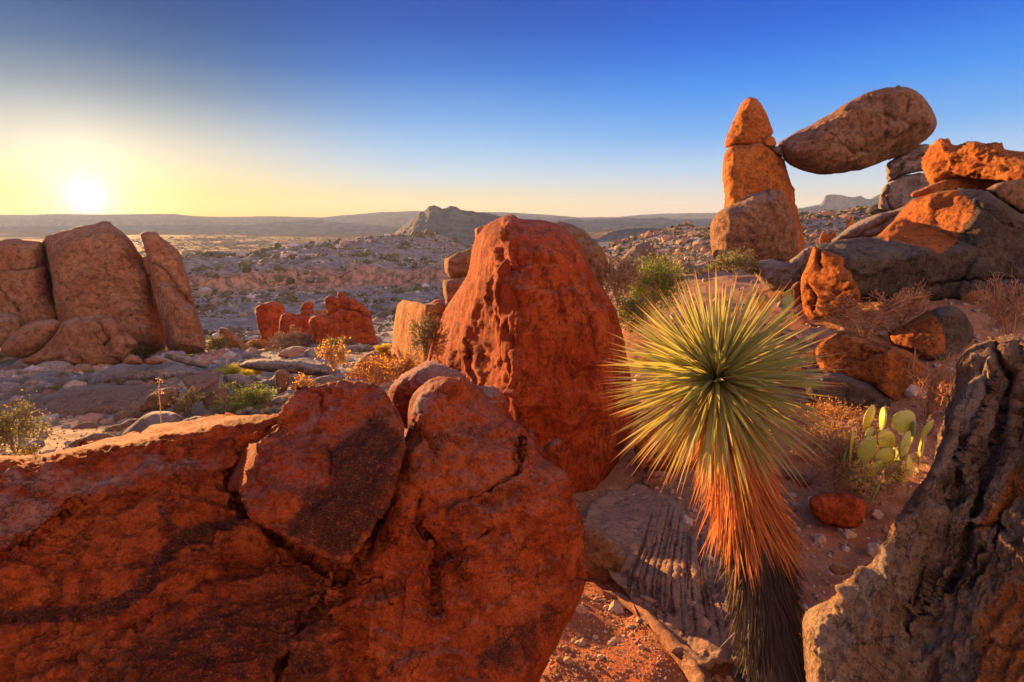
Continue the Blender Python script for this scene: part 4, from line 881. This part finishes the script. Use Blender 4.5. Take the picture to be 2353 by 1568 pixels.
pads2 = [(FE((1775, 560))[0], 9, 13, .5, .1), (FE((1790, 620))[0], 12, 14, .2, 0), (FE((1760, 680))[0], 12, 13, .8, 0), (FE((1830, 570))[0], 7, 14, 1.1, .1), (FE((1580, 600))[0], 8, 10, .4, 0), (FE((1740, 730))[0], 12, 12, .3, -.1), (FE((1820, 720))[0], 10, 13, 1.0, 0)]
prickly_pear('small dark prickly pear half hidden behind the upper right yucca leaves', pads2, 8.3, FE((1780, 760))[0], 8, spiny=False)
# --- shrubs, each where it grows
shrub('pale leafless shrub with a cloud of fine twigs right of the tall column', *FE((455, 640))[0], 105, 95, M_twig, t=10, n=12, depth=4, seed=2)
shrub('rounded bright green bush behind the upper left yucca leaves', *FE((700, 720))[0], 115, 115, M_bark, M_green, t=10.5, n=14, depth=3, nl=9000, lpx=5, seed=3, spread=.10)
shrub('lower dark green bush at the left end of the bright green bush', *FE((560, 850))[0], 80, 85, M_bark, M_olive, t=9.6, n=12, depth=3, nl=4500, lpx=5, seed=4, spread=.10)
shrub('small olive bush at the foot of the bulging boulder and pillar', *FE((1330, 385))[0], 42, 105, M_bark, M_olive, t=12, n=12, depth=3, nl=3500, lpx=4, seed=5, spread=.12)
shrub('wispy orange brown shrub against the dark massif', *FG((520, 520))[0], 105, 190, M_twigred, t=7.9, n=10, depth=3, seed=6, rpx=1.8)
shrub('spindly twig bush sticking up right of the wispy orange brown shrub', *FG((760, 420))[0], 80, 90, M_twigred, t=8.1, n=8, depth=4, seed=61)
shrub('tall bare shrub with pinkish stems at the right edge', *FG((1470, 560))[0], 150, 125, M_twigred, t=5.4, n=7, depth=4, seed=7, rpx=2.6)
shrub('tangled pink leafless branches above the prickly pear', *FG((930, 1060))[0], 150, 120, M_twigred, t=6.0, n=13, depth=3, seed=8, rpx=1.9)
shrub('thin reddish twigs growing beside the big dark right rock', *FG((1010, 1000))[0], 90, 50, M_twigred, t=5.9, n=8, depth=3, seed=9)
shrub('dense straw coloured brush between the yucca and the prickly pear', *FG((330, 1480))[0], 150, 150, M_twig, M_bronze, t=5.4, n=26, depth=3, nl=2600, lpx=5, seed=10, spread=.06)
shrub('golden brown brush behind the right yucca leaves', *FG((380, 1180))[0], 80, 150, M_twigred, M_gold, t=6.2, n=22, depth=3, nl=2200, lpx=4, seed=12, spread=.08)
shrub('low yellow flowered clump in front of the prickly pear', *FG((490, 1500))[0], 62, 62, M_twig, M_yel, t=5.0, n=14, depth=3, nl=900, lpx=5, seed=13, spread=.1)
shrub('leafy yellow green sprig under the right side of the prickly pear', *FG((720, 1480))[0], 50, 50, M_twig, M_yel, t=4.9, n=10, depth=3, nl=350, lpx=6, seed=14, spread=.1)
shrub('golden leaved sapling beyond the outcrop summit', *FB((740, 1400))[0], 62, 62, M_twig, M_gold, t=12, n=9, depth=3, nl=520, lpx=6, seed=15, spread=.05)
shrub('dry orange brush filling the gap left of the sunlit rock post', *FB((1080, 1520))[0], 60, 120, M_twigred, M_gold, t=9, n=26, depth=3, nl=1800, lpx=4, seed=16, spread=.1)
shrub('dry golden weeds at the foot of the sunlit rock post', *FB((1280, 1480))[0], 62, 90, M_twigred, M_gold, t=8.4, n=20, depth=3, nl=1200, lpx=4, seed=17, spread=.1)
shrub('small golden bush against the back of the outcrop summit', *FB((520, 1590))[0], 36, 50, M_twig, M_gold, t=8, n=10, depth=3, nl=800, lpx=4, seed=18, spread=.1)
shrub('thin leafy shrub growing up between the rock post and the column', *FB((1460, 1330))[0], 100, 60, M_bark, M_olive, t=8.8, n=10, depth=3, nl=900, lpx=4, seed=19, spread=.06)
shrub('leafy green shrub at the lower left, in front of the whaleback slab', *FD((130, 960))[0], 112, 100, M_bark, M_olive, t=9.3, n=12, depth=3, nl=2200, lpx=6, seed=20, spread=.06)
shrub('small yellowish sprig low at the left beside the leafy green shrub', *FD((240, 985))[0], 26, 40, M_bark, M_yel, t=8.9, n=8, depth=2, nl=300, lpx=5, seed=21, spread=.08)
shrub('low fresh green bush right of the upright brown boulder', *FD((2110, 640))[0], 60, 105, M_bark, M_green, t=14, n=14, depth=3, nl=4200, lpx=4.5, seed=22, spread=.12)
shrub('spindly olive shrub in front of the upright brown boulder', *FD((1600, 640))[0], 58, 70, M_bark, M_olive, t=13, n=9, depth=3, nl=650, lpx=4, seed=23, spread=.05)
shrub('dark green shrub at the right foot of the wide pink boulder', *FA((1130, 1255))[0], 42, 60, M_bark, M_olive, n=14, depth=3, nl=2600, lpx=3.4, seed=24, spread=.14)
shrub('dark shrub in the gap between the monoliths', *FA((1370, 1180))[0], 48, 62, M_bark, M_olive, n=14, depth=3, nl=2200, lpx=3, seed=25, spread=.14)
shrub('reddish green shrub beside the upright pale egg shaped boulder', *FA((1720, 1190))[0], 32, 46, M_bark, M_olive, n=10, depth=3, nl=1300, lpx=3, seed=26, spread=.12)
shrub('dark green shrub under the stepped red crag', *FB((760, 1250))[0], 26, 60, M_bark, M_olive, n=12, depth=3, nl=2000, lpx=3, seed=27, spread=.14)
shrub('bare grey brush in front of the distant red cluster', *FB((460, 1240))[0], 42, 90, M_twig, n=22, depth=4, seed=28)
shrub('small reddish bush at the foot of the leftmost red block', *FB((290, 1240))[0], 24, 50, M_twigred, n=14, depth=3, seed=29)
tuft('yellow green grass tuft above the smooth oval boulder', *FD((1930, 300))[0], 24, 62, plant_mat('lime_blade', (.42, .42, .06), (.60, .55, .08), .45), n=500, seed=30)
tuft('bright golden tuft just right of the yellow green grass tuft', *FD((2130, 320))[0], 26, 50, M_yel, n=500, seed=31)
tuft('yellow grass tuft on the low tan boulder near the rock post', *FB((1120, 1255))[0], 18, 40, M_yel, t=12, n=300, seed=32)
tuft('pale blue grey tuft right of the low fresh green bush', *FD((2290, 650))[0], 24, 34, M_sage, t=13, n=300, seed=33)
tuft('small pale tuft at the left foot of the low fresh green bush', *FD((2060, 640))[0], 18, 34, M_sage, t=12.5, n=300, seed=34)
def stalk(label, pts, t, r):
    p = np.array([P(u, v, t) for u, v in pts]); A, B = p[:-1], p[1:]
    V, F = tubes(A, B, np.full(len(A), r), np.full(len(A), r * .8), 5); rs = np.random.RandomState(5)
    V2, F2 = leaves(rs, p[-3:], 40, .035, .05)
    o = mesh_np('dry_stalk', np.concatenate([V, V2]), np.concatenate([F, F2 + len(V)]), M_straw, False, loc=p[0]); tag(o, label, 'plant')
stalk('single thin pale stalk rising in front of the whaleback slab', FD((1355, 730), (1350, 640), (1345, 540), (1335, 450), (1330, 410), (1345, 330)), 9, .008)
# dead branch lying on the soil
def dead_branch():
    uv = [(1388, 1362), (1425, 1375), (1468, 1402), (1510, 1445), (1552, 1490), (1590, 1535), (1618, 1580), (1640, 1625)]
    rp = [7, 13, 16, 17, 19, 21, 23, 24]
    pts = np.array([P(u, v, tground(u, v) - .06) for u, v in uv]); s = np.linspace(0, 7, 60)
    c = np.stack([np.interp(s, range(8), pts[:, k]) for k in range(3)], 1); r = np.interp(s, range(8), rp) * 3.1 / FPX
    d = np.gradient(c, axis=0); d /= np.linalg.norm(d, axis=1)[:, None]; e1 = np.cross(d, [0, 0, 1]); e1 /= np.linalg.norm(e1, axis=1)[:, None]; e2 = np.cross(d, e1)
    K = 18; a = np.arange(K) * 2 * math.pi / K
    V = c[:, None] + (e1[:, None] * np.cos(a)[None, :, None] + e2[:, None] * np.sin(a)[None, :, None]) * r[:, None, None]
    ax = np.stack([np.repeat(s, K) * .8, np.tile(np.cos(a) * 3, 60), np.tile(np.sin(a) * 3, 60)], 1)
    V = V.reshape(-1, 3) + (.006 * fbm(ax * 1.4, 4))[:, None] * np.repeat(e2, K, 0)
    F = [[i * K + j, i * K + (j + 1) % K, (i + 1) * K + (j + 1) % K, (i + 1) * K + j] for i in range(59) for j in range(K)]
    o = mesh_np('dead_branch', V, F, rmat('tan', .25, varn=.1, stretch=(1, 1, 1), topgrey=.2), True, loc=c[30])
    tag(o, 'bare reddish dead branch lying across the soil at the bottom', 'branch')
dead_branch()
# ================================================================== TERRAIN
def ground_mat():
    N = NT('desert_ground'); tc = N.n('ShaderNodeTexCoord').outputs['Object']
    far = N.n('ShaderNodeAttribute', attribute_name='far').outputs['Fac']; red = N.n('ShaderNodeAttribute', attribute_name='redness').outputs['Fac']
    n1 = N.noise(tc, 5, 8, .7); n2 = N.noise(tc, 38, 5, .75); n3 = N.noise(tc, .25, 8, .7); n4 = N.noise(tc, .012, 8, .65); n5 = N.noise(tc, 1.3, 8, .75)
    near = N.mix(N.ramp(n1, .35, .65), (.27, .12, .06), (.40, .21, .12))
    near = N.mix(N.math('MULTIPLY', N.ramp(n2, .45, .65), .6), near, (.16, .085, .06))
    near = N.mix(N.math('MULTIPLY', N.ramp(N.noise(tc, 90, 2), .60, .68), .6), near, (.52, .42, .34))
    near = N.mix(N.math('MULTIPLY', red, N.ramp(n1, .25, .6)), near, (.42, .12, .05))
    mid = N.mix(N.ramp(n3, .35, .65), (.17, .165, .16), (.35, .335, .335))
    mid = N.mix(N.math('MULTIPLY', N.ramp(n5, .48, .62), .75), mid, (.10, .09, .065))
    fr = N.mix(N.ramp(n4, .35, .65), (.17, .10, .06), (.28, .17, .10))
    fr = N.mix(N.math('MULTIPLY', N.ramp(N.noise(tc, .05, 9, .75), .5, .62), .6), fr, (.12, .10, .075))
    cliff = N.n('ShaderNodeAttribute', attribute_name='cliff').outputs['Fac']
    mid = N.mix(cliff, mid, N.mix(N.ramp(N.noise(N.n('ShaderNodeMapping', i={'Vector': tc, 'Scale': (1, 1, .15)}).outputs[0], .35, 6, .7), .4, .6), (.14, .085, .06), (.42, .24, .18)))
    col = N.mix(N.ramp(far, .0, .5), near, mid); col = N.mix(N.ramp(far, .5, 1.0), col, fr)
    h = N.math('ADD', N.math('MULTIPLY', n1, .06), N.math('MULTIPLY', n2, .018))
    h = N.math('ADD', h, N.math('MULTIPLY', N.math('MULTIPLY', n5, .5), N.ramp(far, .1, .6)))
    h = N.math('ADD', h, N.math('MULTIPLY', N.math('MULTIPLY', n4, 12.0), N.ramp(far, .6, 1.0)))
    bp = N.n('ShaderNodeBump', i={'Strength': .8, 'Distance': 1.0, 'Height': h})
    b = N.n('ShaderNodeBsdfPrincipled', i={'Base Color': col, 'Roughness': .9, 'Normal': bp.outputs[0], 'Specular IOR Level': .05})
    N.n('ShaderNodeOutputMaterial', i={'Surface': b.outputs[0]}); return N.m
def terrain():
    th = np.concatenate([np.radians(np.linspace(-180, -56, 60)[:-1]), np.radians(np.linspace(-56, 56, 820)), np.radians(np.linspace(56, 180, 60)[1:])])
    rr = np.exp(np.linspace(math.log(.8), math.log(4900), 560))
    T, R = np.meshgrid(th, rr); x = R * np.sin(T); y = R * np.cos(T)
    z = terr(x.ravel(), y.ravel()).reshape(x.shape)
    cl = np.zeros_like(z); mm = (R > 150) & (R < 700); cl[mm] = crags(x[mm], y[mm])[1]
    far = np.interp(R, [0, 7, 22, 60, 600, 1200], [0, 0, .35, .5, .5, 1.0])
    red = np.interp(R, [0, 2.5, 3.4, 4.5], [0, .9, .7, .1]) * (T > -.1)
    red = np.maximum(red, np.exp(-((x - 3.15) / .6) ** 2 - ((y - 4.0) / .5) ** 2))
    V = np.stack([x, y, z], -1).reshape(-1, 3); n, m = x.shape; idx = np.arange(n * m).reshape(n, m)
    F = np.stack([idx[:-1, :-1], idx[:-1, 1:], idx[1:, 1:], idx[1:, :-1]], -1).reshape(-1, 4)[:, ::-1]
    c = len(V); V = np.concatenate([V, [[0, 0, float(z[0].mean())]]])
    at = {k: np.concatenate([a.ravel(), [0]]) for k, a in (('far', far), ('redness', red), ('cliff', cl))}
    o = mesh_np('ground', V, F, ground_mat(), True, at); tag(o, kind='structure')
terrain()
# distant hills
def hill_mat(name, c1, c2, sc):
    N = NT(name); tc = N.n('ShaderNodeTexCoord').outputs['Object']
    col = N.mix(N.ramp(N.noise(tc, sc, 9, .7), .4, .6), c1, c2)
    bp = N.n('ShaderNodeBump', i={'Strength': .8, 'Distance': .25 / sc, 'Height': N.noise(tc, sc * 2, 9, .7)})
    b = N.n('ShaderNodeBsdfPrincipled', i={'Base Color': col, 'Roughness': .95, 'Normal': bp.outputs[0], 'Specular IOR Level': .1})
    N.n('ShaderNodeOutputMaterial', i={'Surface': b.outputs[0]}); return N.m
def ridge(name, crest, t, vbase, mat, depth=.18, rough=.12, stp=2.0, steep=1.0, label=None):
    c = np.array(crest, float); u = np.arange(c[0, 0], c[-1, 0], stp); v = np.interp(u, c[:, 0], c[:, 1])
    top = P(u, v, np.full(len(u), t)); zb = P(u, np.full(len(u), vbase), np.full(len(u), t))[:, 2]
    K = 26; rows = []
    for k in range(-K, K + 1):
        f = abs(k) / K; tt = t * (1 + depth * k / K)
        xy = P(u, v, np.full(len(u), tt)); hgt = (top[:, 2] - zb)
        p = np.stack([xy[:, 0], xy[:, 1], 0 * u], 1) / (t * .03)
        prof = (1 - f) ** steep
        z = zb + hgt * prof + hgt.mean() * rough * (ridged(p, 5, .55) - .9) * min(1, f * 4) * (1 - f * .5) + hgt.mean() * .03 * fbm(p * 4, 3)
        if f > .96: z = zb - hgt.max() * .6
        rows.append(np.stack([xy[:, 0], xy[:, 1], z], 1))
    V = np.concatenate(rows); n = len(u); idx = np.arange(len(V)).reshape(-1, n)
    F = np.stack([idx[:-1, :-1], idx[:-1, 1:], idx[1:, 1:], idx[1:, :-1]], -1).reshape(-1, 4)
    return tag(mesh_np(name, V, F[:, ::-1], mat, True), kind='structure')
HM = hill_mat('far_hill', (.075, .085, .11), (.15, .155, .18), .02); HM2 = hill_mat('conical_hill', (.07, .075, .09), (.13, .13, .145), .02)  # hills tinted blue, distance haze put into their colour
ridge('far_ridge', [(-300,494),(60,494),(130,492),(240,493),(330,492),(400,492),(450,497),(520,499),(620,497),(740,500),(800,494),(860,489),(900,487),(960,485),(1050,487),(1160,488),(1260,494),(1330,500),(1420,499),(1470,494),(1530,491),(1600,490),(1660,489),(1760,487),(1840,478),(1930,474),(2040,473),(2120,478),(2250,480),(2700,480)], 4400, 512, HM, .08, .10)
ridge('hazy_ridge', [(-300,522),(200,520),(420,516),(560,518),(650,509),(720,506),(790,512),(900,520),(1000,522),(1200,524)], 3000, 530, HM, .08, .12)
ridge('distant_mesa', [(1826,482),(1860,475),(1885,470),(1892,460),(1897,450),(1906,447),(1930,448),(1950,453),(1965,453),(1978,450),(1990,457),(2000,458),(2010,451),(2022,447),(2040,448),(2060,458),(2100,470),(2200,480),(2300,484)], 2500, 484, HM, .035, .10, steep=.6)
ridge('mesa_row', [(1230,512),(1290,506),(1330,503),(1345,507),(1400,503),(1420,501),(1480,502),(1520,500),(1560,504),(1620,503),(1680,508),(1900,512),(2500,512)], 2300, 520, HM, .10, .12)
ridge('conical_hill', [(868,556),(890,547),(905,538),(930,518),(950,500),(962,490),(975,485),(985,475),(995,472),(1006,474),(1015,481),(1026,478),(1036,473),(1048,476),(1060,483),(1085,486),(1110,489),(1130,492),(1160,500),(1200,514),(1260,532),(1300,545)], 1250, 560, HM2, .20, .07, stp=1.2, steep=.85)
ridge('low_dark_ridge', [(1360,560),(1400,535),(1440,526),(1500,524),(1560,530),(1640,528),(1700,540),(1860,545),(2000,540)], 800, 556, HM2, .10, .15)
# ================================================================== scattered stones and scrub
def ico(sub=1):
    import bmesh
    bm = bmesh.new(); bmesh.ops.create_icosphere(bm, subdivisions=sub, radius=1); V = np.array([v.co[:] for v in bm.verts]); F = np.array([[v.index for v in f.verts] for f in bm.faces]); bm.free(); return V, F
def scatter(name, n, region, size, mat, seed, sub=1, flat=.65, sink=.25, aspect=1.0, kind='stuff', bias=1.0, mask=None, smooth=False):
    """region: (u0,u1,r0,r1) azimuth range in picture columns and distance range"""
    rs = np.random.RandomState(seed); V0, F0 = ico(sub)
    u0, u1, r0, r1 = region
    th = np.arctan((rs.uniform(u0, u1, n) - CX) / FPX); r = np.exp(rs.uniform(math.log(r0), math.log(r1), n))
    x, y = r * np.sin(th), r * np.cos(th)
    if mask is not None:
        k = mask(x, y, rs); x, y, r = x[k], y[k], r[k]; n = len(x)
    z = terr(x, y); s = np.minimum(size[0] * rs.uniform(.004, 1, n) ** -.55, size[1])
    if len(size) > 2: s = s * np.clip(r / size[2], .0, 50)
    nv = 8; vs = []
    for k in range(nv):
        W = V0 * (1 + .45 * perlin(V0 * 1.1 + k * 7.7)[:, None]) * rs.uniform(.7, 1.3, 3) * [1, 1, flat]; vs.append(W)
    vs = np.array(vs); W = vs[rs.randint(0, nv, n)]
    a = rs.uniform(0, 2 * math.pi, n); c, q = np.cos(a)[:, None], np.sin(a)[:, None]
    W = np.stack([W[..., 0] * c - W[..., 1] * q, W[..., 0] * q + W[..., 1] * c, W[..., 2]], -1) * s[:, None, None]
    W = W + np.stack([x, y, z + s * flat * (1 - 2 * sink) * .5], 1)[:, None]
    F = F0[None] + (np.arange(n) * len(V0))[:, None, None]
    return tag(mesh_np(name, W.reshape(-1, 3), F.reshape(-1, 3), mat, smooth), kind=kind)
def stone_mat(name, cols, sc):
    N = NT(name); g = N.n('ShaderNodeNewGeometry').outputs['Random Per Island']; tc = N.n('ShaderNodeTexCoord').outputs['Object']
    col = N.mix(N.ramp(g, .2, .8), cols[0], cols[1]); w = N.n('ShaderNodeTexWhiteNoise', noise_dimensions='1D', i={'W': g}).outputs[0]
    col = N.mix(N.math('MULTIPLY', N.math('GREATER_THAN', w, .7), .8), col, cols[2])
    col = N.mix(N.math('MULTIPLY', N.ramp(N.noise(tc, sc, 5, .7), .45, .65), .5), col, [q * .5 for q in cols[0]])
    bp = N.n('ShaderNodeBump', i={'Strength': .6, 'Distance': .3 / sc, 'Height': N.noise(tc, sc, 6, .7)})
    b = N.n('ShaderNodeBsdfPrincipled', i={'Base Color': col, 'Roughness': .9, 'Normal': bp.outputs[0], 'Specular IOR Level': .2})
    N.n('ShaderNodeOutputMaterial', i={'Surface': b.outputs[0]}); return N.m
MS_near = stone_mat('gravel_stone', ((.28, .14, .08), (.42, .25, .16), (.50, .38, .29)), 30)
MS_mid = stone_mat('slope_stone', ((.28, .225, .20), (.43, .38, .35), (.34, .20, .14)), 3)
MS_hill = stone_mat('hill_stone', ((.34, .20, .13), (.46, .30, .20), (.30, .26, .25)), 1)
MS_far = stone_mat('far_stone', ((.26, .25, .245), (.48, .46, .46), (.26, .20, .16)), .6)
M_scrub = stone_mat('scrub', ((.085, .08, .045), (.13, .12, .075), (.19, .17, .12)), 2)
clump = lambda L, b: (lambda x, y, rs: rs.rand(len(x)) < b + 1.3 * perlin(np.stack([x / L, y / L, 0 * x], 1)))
scatter('gravel', 26000, (1150, 2500, 1.9, 8.0), (.0035, .028), MS_near, 1, 1, mask=clump(.5, .25))
scatter('soil_crumbs', 14000, (1150, 1950, 1.9, 3.8), (.002, .008), MS_near, 14, 1)
scatter('path_stones', 420, (1330, 2450, 3.0, 9), (.014, .075), MS_near, 2, 2)
scatter('bank_stones', 900, (1380, 2400, 7.5, 30), (.02, .3), MS_mid, 3, 2)
scatter('slope_stones', 11000, (-300, 1150, 9, 110), (.035, .6, 40), MS_mid, 4, 1)
nearl = lambda x, y, rs: rs.rand(len(x)) < .35 + 1.5 * fbm(np.stack([x / 34, y / 34, 0 * x], 1), 2)
scatter('valley_rubble', 20000, (300, 1250, 100, 540), (.22, 3.2, 300), MS_far, 5, 1, mask=nearl)
scatter('valley_scrub', 26000, (300, 1250, 80, 540), (.28, 2.2, 280), M_scrub, 6, 1, flat=.8, mask=nearl)
scatter('rubble_hill_stones', 9000, (1380, 2300, 40, 175), (.14, 1.4, 130), MS_hill, 7, 1)
scatter('rubble_hill_scrub', 5000, (1380, 2300, 35, 175), (.25, .7, 130), M_scrub, 8, 1, flat=.8)
scatter('plain_scrub', 9000, (-200, 2500, 550, 2500), (1.2, 4.0, 1500), M_scrub, 9, 1, flat=.6)
# repeated small shrubs and boulders of the left slope
def proto_shrub(seed, mat, bark):
    rs = np.random.RandomState(seed); A, B, ra, rb, tips = grow(rs, 12, 1.0, .8, .02, 3, .6)
    e = empty('sage_shrub', (0, 0, 0)); V, F = tubes(A, B, ra, rb); mesh_np('branches', V, F, bark, True, parent=e)
    V, F = leaves(rs, np.concatenate([tips, B]), 1500, .085, .05, long=3.0); V[:, 2] = V[:, 2].clip(0); mesh_np('foliage', V, F, mat, False, parent=e); return e
def copy_tree(o):
    c = o.copy(); COL.objects.link(c)
    for ch in o.children:
        d = ch.copy(); COL.objects.link(d); d.parent = c
    return c
def place(protos, n, region, size, seed, label, cat, group, smin=0.0):
    rs = np.random.RandomState(seed); used = set()
    for i in range(n):
        u = rs.uniform(region[0], region[1]); v = rs.uniform(region[2], region[3])
        if 1920 < u < 2170 and v > 960: v -= 200
        t = tground(u, v); p = P(u, v, t)
        k = rs.randint(len(protos)); o = protos[k]
        if k in used: o = copy_tree(o)
        used.add(k)
        s = rs.uniform(*size) * t / FPX
        o.location = (p[0], p[1], float(terr(p[0], p[1])[0]) - .03 * s); o.scale = (s * rs.uniform(.8, 1.3), s * rs.uniform(.8, 1.3), s * rs.uniform(.7, 1.1)); o.rotation_euler = (0, 0, rs.uniform(0, 6.28))
        tag(o, label, cat, group)
place([proto_shrub(40 + i, M_sage, M_twig) for i in range(3)], 110, (-60, 900, 835, 1010), (14, 30), 50, 'small grey shrub among the boulders of the left slope', 'shrub', 'grey shrubs dotted over the left slope')
place([proto_shrub(45 + i, M_olive, M_bark) for i in range(2)], 26, (-60, 900, 800, 960), (12, 24), 51, 'small olive green shrub on the left slope', 'shrub', 'olive shrubs dotted over the left slope')
place([proto_shrub(47 + i, M_bronze, M_twigred) for i in range(2)], 26, (1440, 2330, 660, 1090), (16, 34), 52, 'small bronze coloured shrub between the rocks on the right', 'shrub', 'bronze shrubs among the right hand rocks')
def proto_stone(seed, pal):
    V, F = ico(4); V = V * (1 + .35 * perlin(V * .9 + seed)[:, None] + .10 * fbm(V * 3 + seed, 4)[:, None]); V = V * [1.3, 1, .62]
    n = V / np.linalg.norm(V, axis=1)[:, None]; V[:, 2] += .25
    return mesh_np('stone', V, F, rmat(pal, .5, varn=.1, topgrey=.25), True)
place([proto_stone(60 + i, ('gry', 'brn', 'gry', 'tan')[i]) for i in range(4)], 150, (-60, 900, 815, 985), (6, 26), 53, 'pale weathered stone lying on the left slope', 'stone', 'stones strewn over the left slope')
place([proto_stone(70 + i, ('brn', 'tan')[i]) for i in range(2)], 22, (1440, 2330, 700, 1120), (6, 20), 54, 'brown stone lying among the brush on the right', 'stone', 'stones among the brush on the right')
# ================================================================== CAMERA, SKY, SUN, AIR
cam = bpy.data.cameras.new('camera'); co = bpy.data.objects.new('camera', cam); COL.objects.link(co)
cam.lens = 18; cam.sensor_width = 36; cam.clip_end = 20000; cam.clip_start = .05
co.rotation_euler = (math.pi / 2 - PITCH, 0, 0); C.camera = co
SD = ray(200, 455); SD = SD / np.linalg.norm(SD); SUN_EL = math.asin(SD[2]); AZ = math.atan2(SD[0], SD[1])
sun = bpy.data.lights.new('sun', 'SUN'); sun.energy = 5.0; sun.angle = math.radians(.6); sun.color = (1, .53, .19)
so = bpy.data.objects.new('sun', sun); COL.objects.link(so)
from mathutils import Vector
LD = Vector((math.sin(AZ) * math.cos(SUN_EL + .012), math.cos(AZ) * math.cos(SUN_EL + .012), math.sin(SUN_EL + .012)))
so.rotation_euler = LD.to_track_quat('Z', 'Y').to_euler()
w = bpy.data.worlds.new('World'); C.world = w; w.use_nodes = True
N = NT('', w.node_tree)
EXPO = 2.4
BACK_FILL = (2.15, 1.22, .88)
def lin(c): return tuple(((q / 255 / 12.92) if q / 255 < .04045 else ((q / 255 + .055) / 1.055) ** 2.4) for q in c)
gen = N.n('ShaderNodeTexCoord').outputs['Generated']
nrm = N.n('ShaderNodeVectorMath', operation='NORMALIZE', i={0: gen}).outputs[0]
sx = N.n('ShaderNodeSeparateXYZ', i={0: nrm})
elv = N.math('MULTIPLY', N.math('ARCSINE', sx.outputs[2]), 180 / math.pi)
def sky_ramp(stops):
    cr = N.n('ShaderNodeValToRGB'); cr.color_ramp.interpolation = 'B_SPLINE' if False else 'LINEAR'
    N.t.links.new(N.math('DIVIDE', elv, 90.0, clamp=True), cr.inputs[0])
    el = cr.color_ramp.elements
    for k, (e, c) in enumerate(stops):
        q = el[k] if k < 2 else el.new(min(1, e / 90)); q.position = e / 90; q.color = (*lin(c), 1)
    return cr.outputs[0]
R_far = sky_ramp([(0, (232, 204, 186)), (90, (120, 158, 190)), (1.5, (224, 208, 190)), (3, (205, 212, 218)), (5, (172, 204, 238)), (8, (112, 174, 240)), (12, (58, 144, 240)), (16, (15, 106, 224)), (20, (5, 80, 198)), (30, (30, 84, 175))])
R_mid = sky_ramp([(0, (238, 208, 150)), (90, (120, 158, 190)), (2, (230, 214, 175)), (4, (204, 216, 224)), (7, (160, 198, 236)), (10, (116, 168, 230)), (14, (60, 124, 212)), (18, (24, 88, 186)), (22, (10, 72, 166)), (34, (40, 84, 165))])
R_sun = sky_ramp([(0, (246, 198, 90)), (90, (120, 158, 190)), (1.5, (246, 212, 122)), (3.8, (234, 218, 172)), (6, (214, 208, 192)), (8.1, (178, 184, 186)), (8.9, (160, 172, 182)), (10.7, (118, 140, 164)), (13.5, (62, 104, 152)), (16.5, (20, 76, 138)), (21, (6, 62, 130))])
hor = N.n('ShaderNodeCombineXYZ', i={0: sx.outputs[0], 1: sx.outputs[1]}).outputs[0]
hn = N.n('ShaderNodeVectorMath', operation='NORMALIZE', i={0: hor}).outputs[0]
dz = N.n('ShaderNodeVectorMath', operation='DOT_PRODUCT', i={0: hn, 1: (math.sin(AZ), math.cos(AZ), 0)}).outputs['Value']
daz = N.math('MULTIPLY', N.math('ARCCOSINE', N.math('MULTIPLY', dz, .9999)), 180 / math.pi)
skc = N.mix(N.ramp(daz, 4, 32), R_sun, R_mid); skc = N.mix(N.ramp(daz, 30, 62), skc, R_far)
dg = N.n('ShaderNodeVectorMath', operation='DOT_PRODUCT', i={0: nrm, 1: tuple(SD)}).outputs['Value']
g = N.math('MULTIPLY', N.math('ARCCOSINE', N.math('MULTIPLY', dg, .99999)), 180 / math.pi)
def glow(c, amp, wid):
    f = N.math('MULTIPLY', N.math('EXPONENT', N.math('DIVIDE', g, -wid)), amp)
    return N.n('ShaderNodeVectorMath', operation='SCALE', i={0: c, 'Scale': f}).outputs[0]
def vadd(a, b): return N.n('ShaderNodeVectorMath', operation='ADD', i={0: a, 1: b}).outputs[0]
tot = vadd(vadd(vadd(skc, glow((1, .95, .8), 3.2, .55)), glow((1, .88, .52), 1.5, 2.6)), glow((.5, .33, .10), .10, 5.0))
# added warm fill in the unseen sky behind the camera, lifts shaded rock
back = N.math('MULTIPLY', N.ramp(daz, 84, 122), N.ramp(elv, 75, 20))
tot = N.mix(back, tot, BACK_FILL)
nis = N.n('ShaderNodeTexSky', sky_type='NISHITA', sun_disc=False, sun_elevation=SUN_EL, sun_rotation=AZ, altitude=1000, air_density=1.0, dust_density=1.0, ozone_density=2.0)
bgn = N.n('ShaderNodeBackground', i={'Color': nis.outputs[0], 'Strength': .003})
bg = N.n('ShaderNodeBackground', i={'Color': tot, 'Strength': 2 ** -EXPO})
ad = N.n('ShaderNodeAddShader', i={0: bg.outputs[0], 1: bgn.outputs[0]})
N.n('ShaderNodeOutputWorld', i={'Surface': ad.outputs[0]})
if True:
    import bmesh
    bm = bmesh.new(); bmesh.ops.create_cube(bm, size=1); me = bpy.data.meshes.new('haze'); bm.to_mesh(me); bm.free()
    h = bpy.data.objects.new('haze', me); COL.objects.link(h); h.scale = (10200, 10200, 322); h.location = (0, 0, -22); tag(h, kind='stuff')
    N = NT('haze'); v = N.n('ShaderNodeVolumePrincipled', i={'Color': (.50, .68, 1.0, 1), 'Density': 7.0e-5, 'Anisotropy': .12})
    N.n('ShaderNodeOutputMaterial', i={'Volume': v.outputs[0]}); me.materials.append(N.m)
C.view_settings.view_transform = 'Standard'; C.view_settings.look = 'None'; C.view_settings.gamma = 1; C.view_settings.exposure = EXPO
C.cycles.max_bounces = 6; C.cycles.volume_bounces = 0; C.cycles.transparent_max_bounces = 4
print('objects', len(bpy.data.objects), 'min ground', )
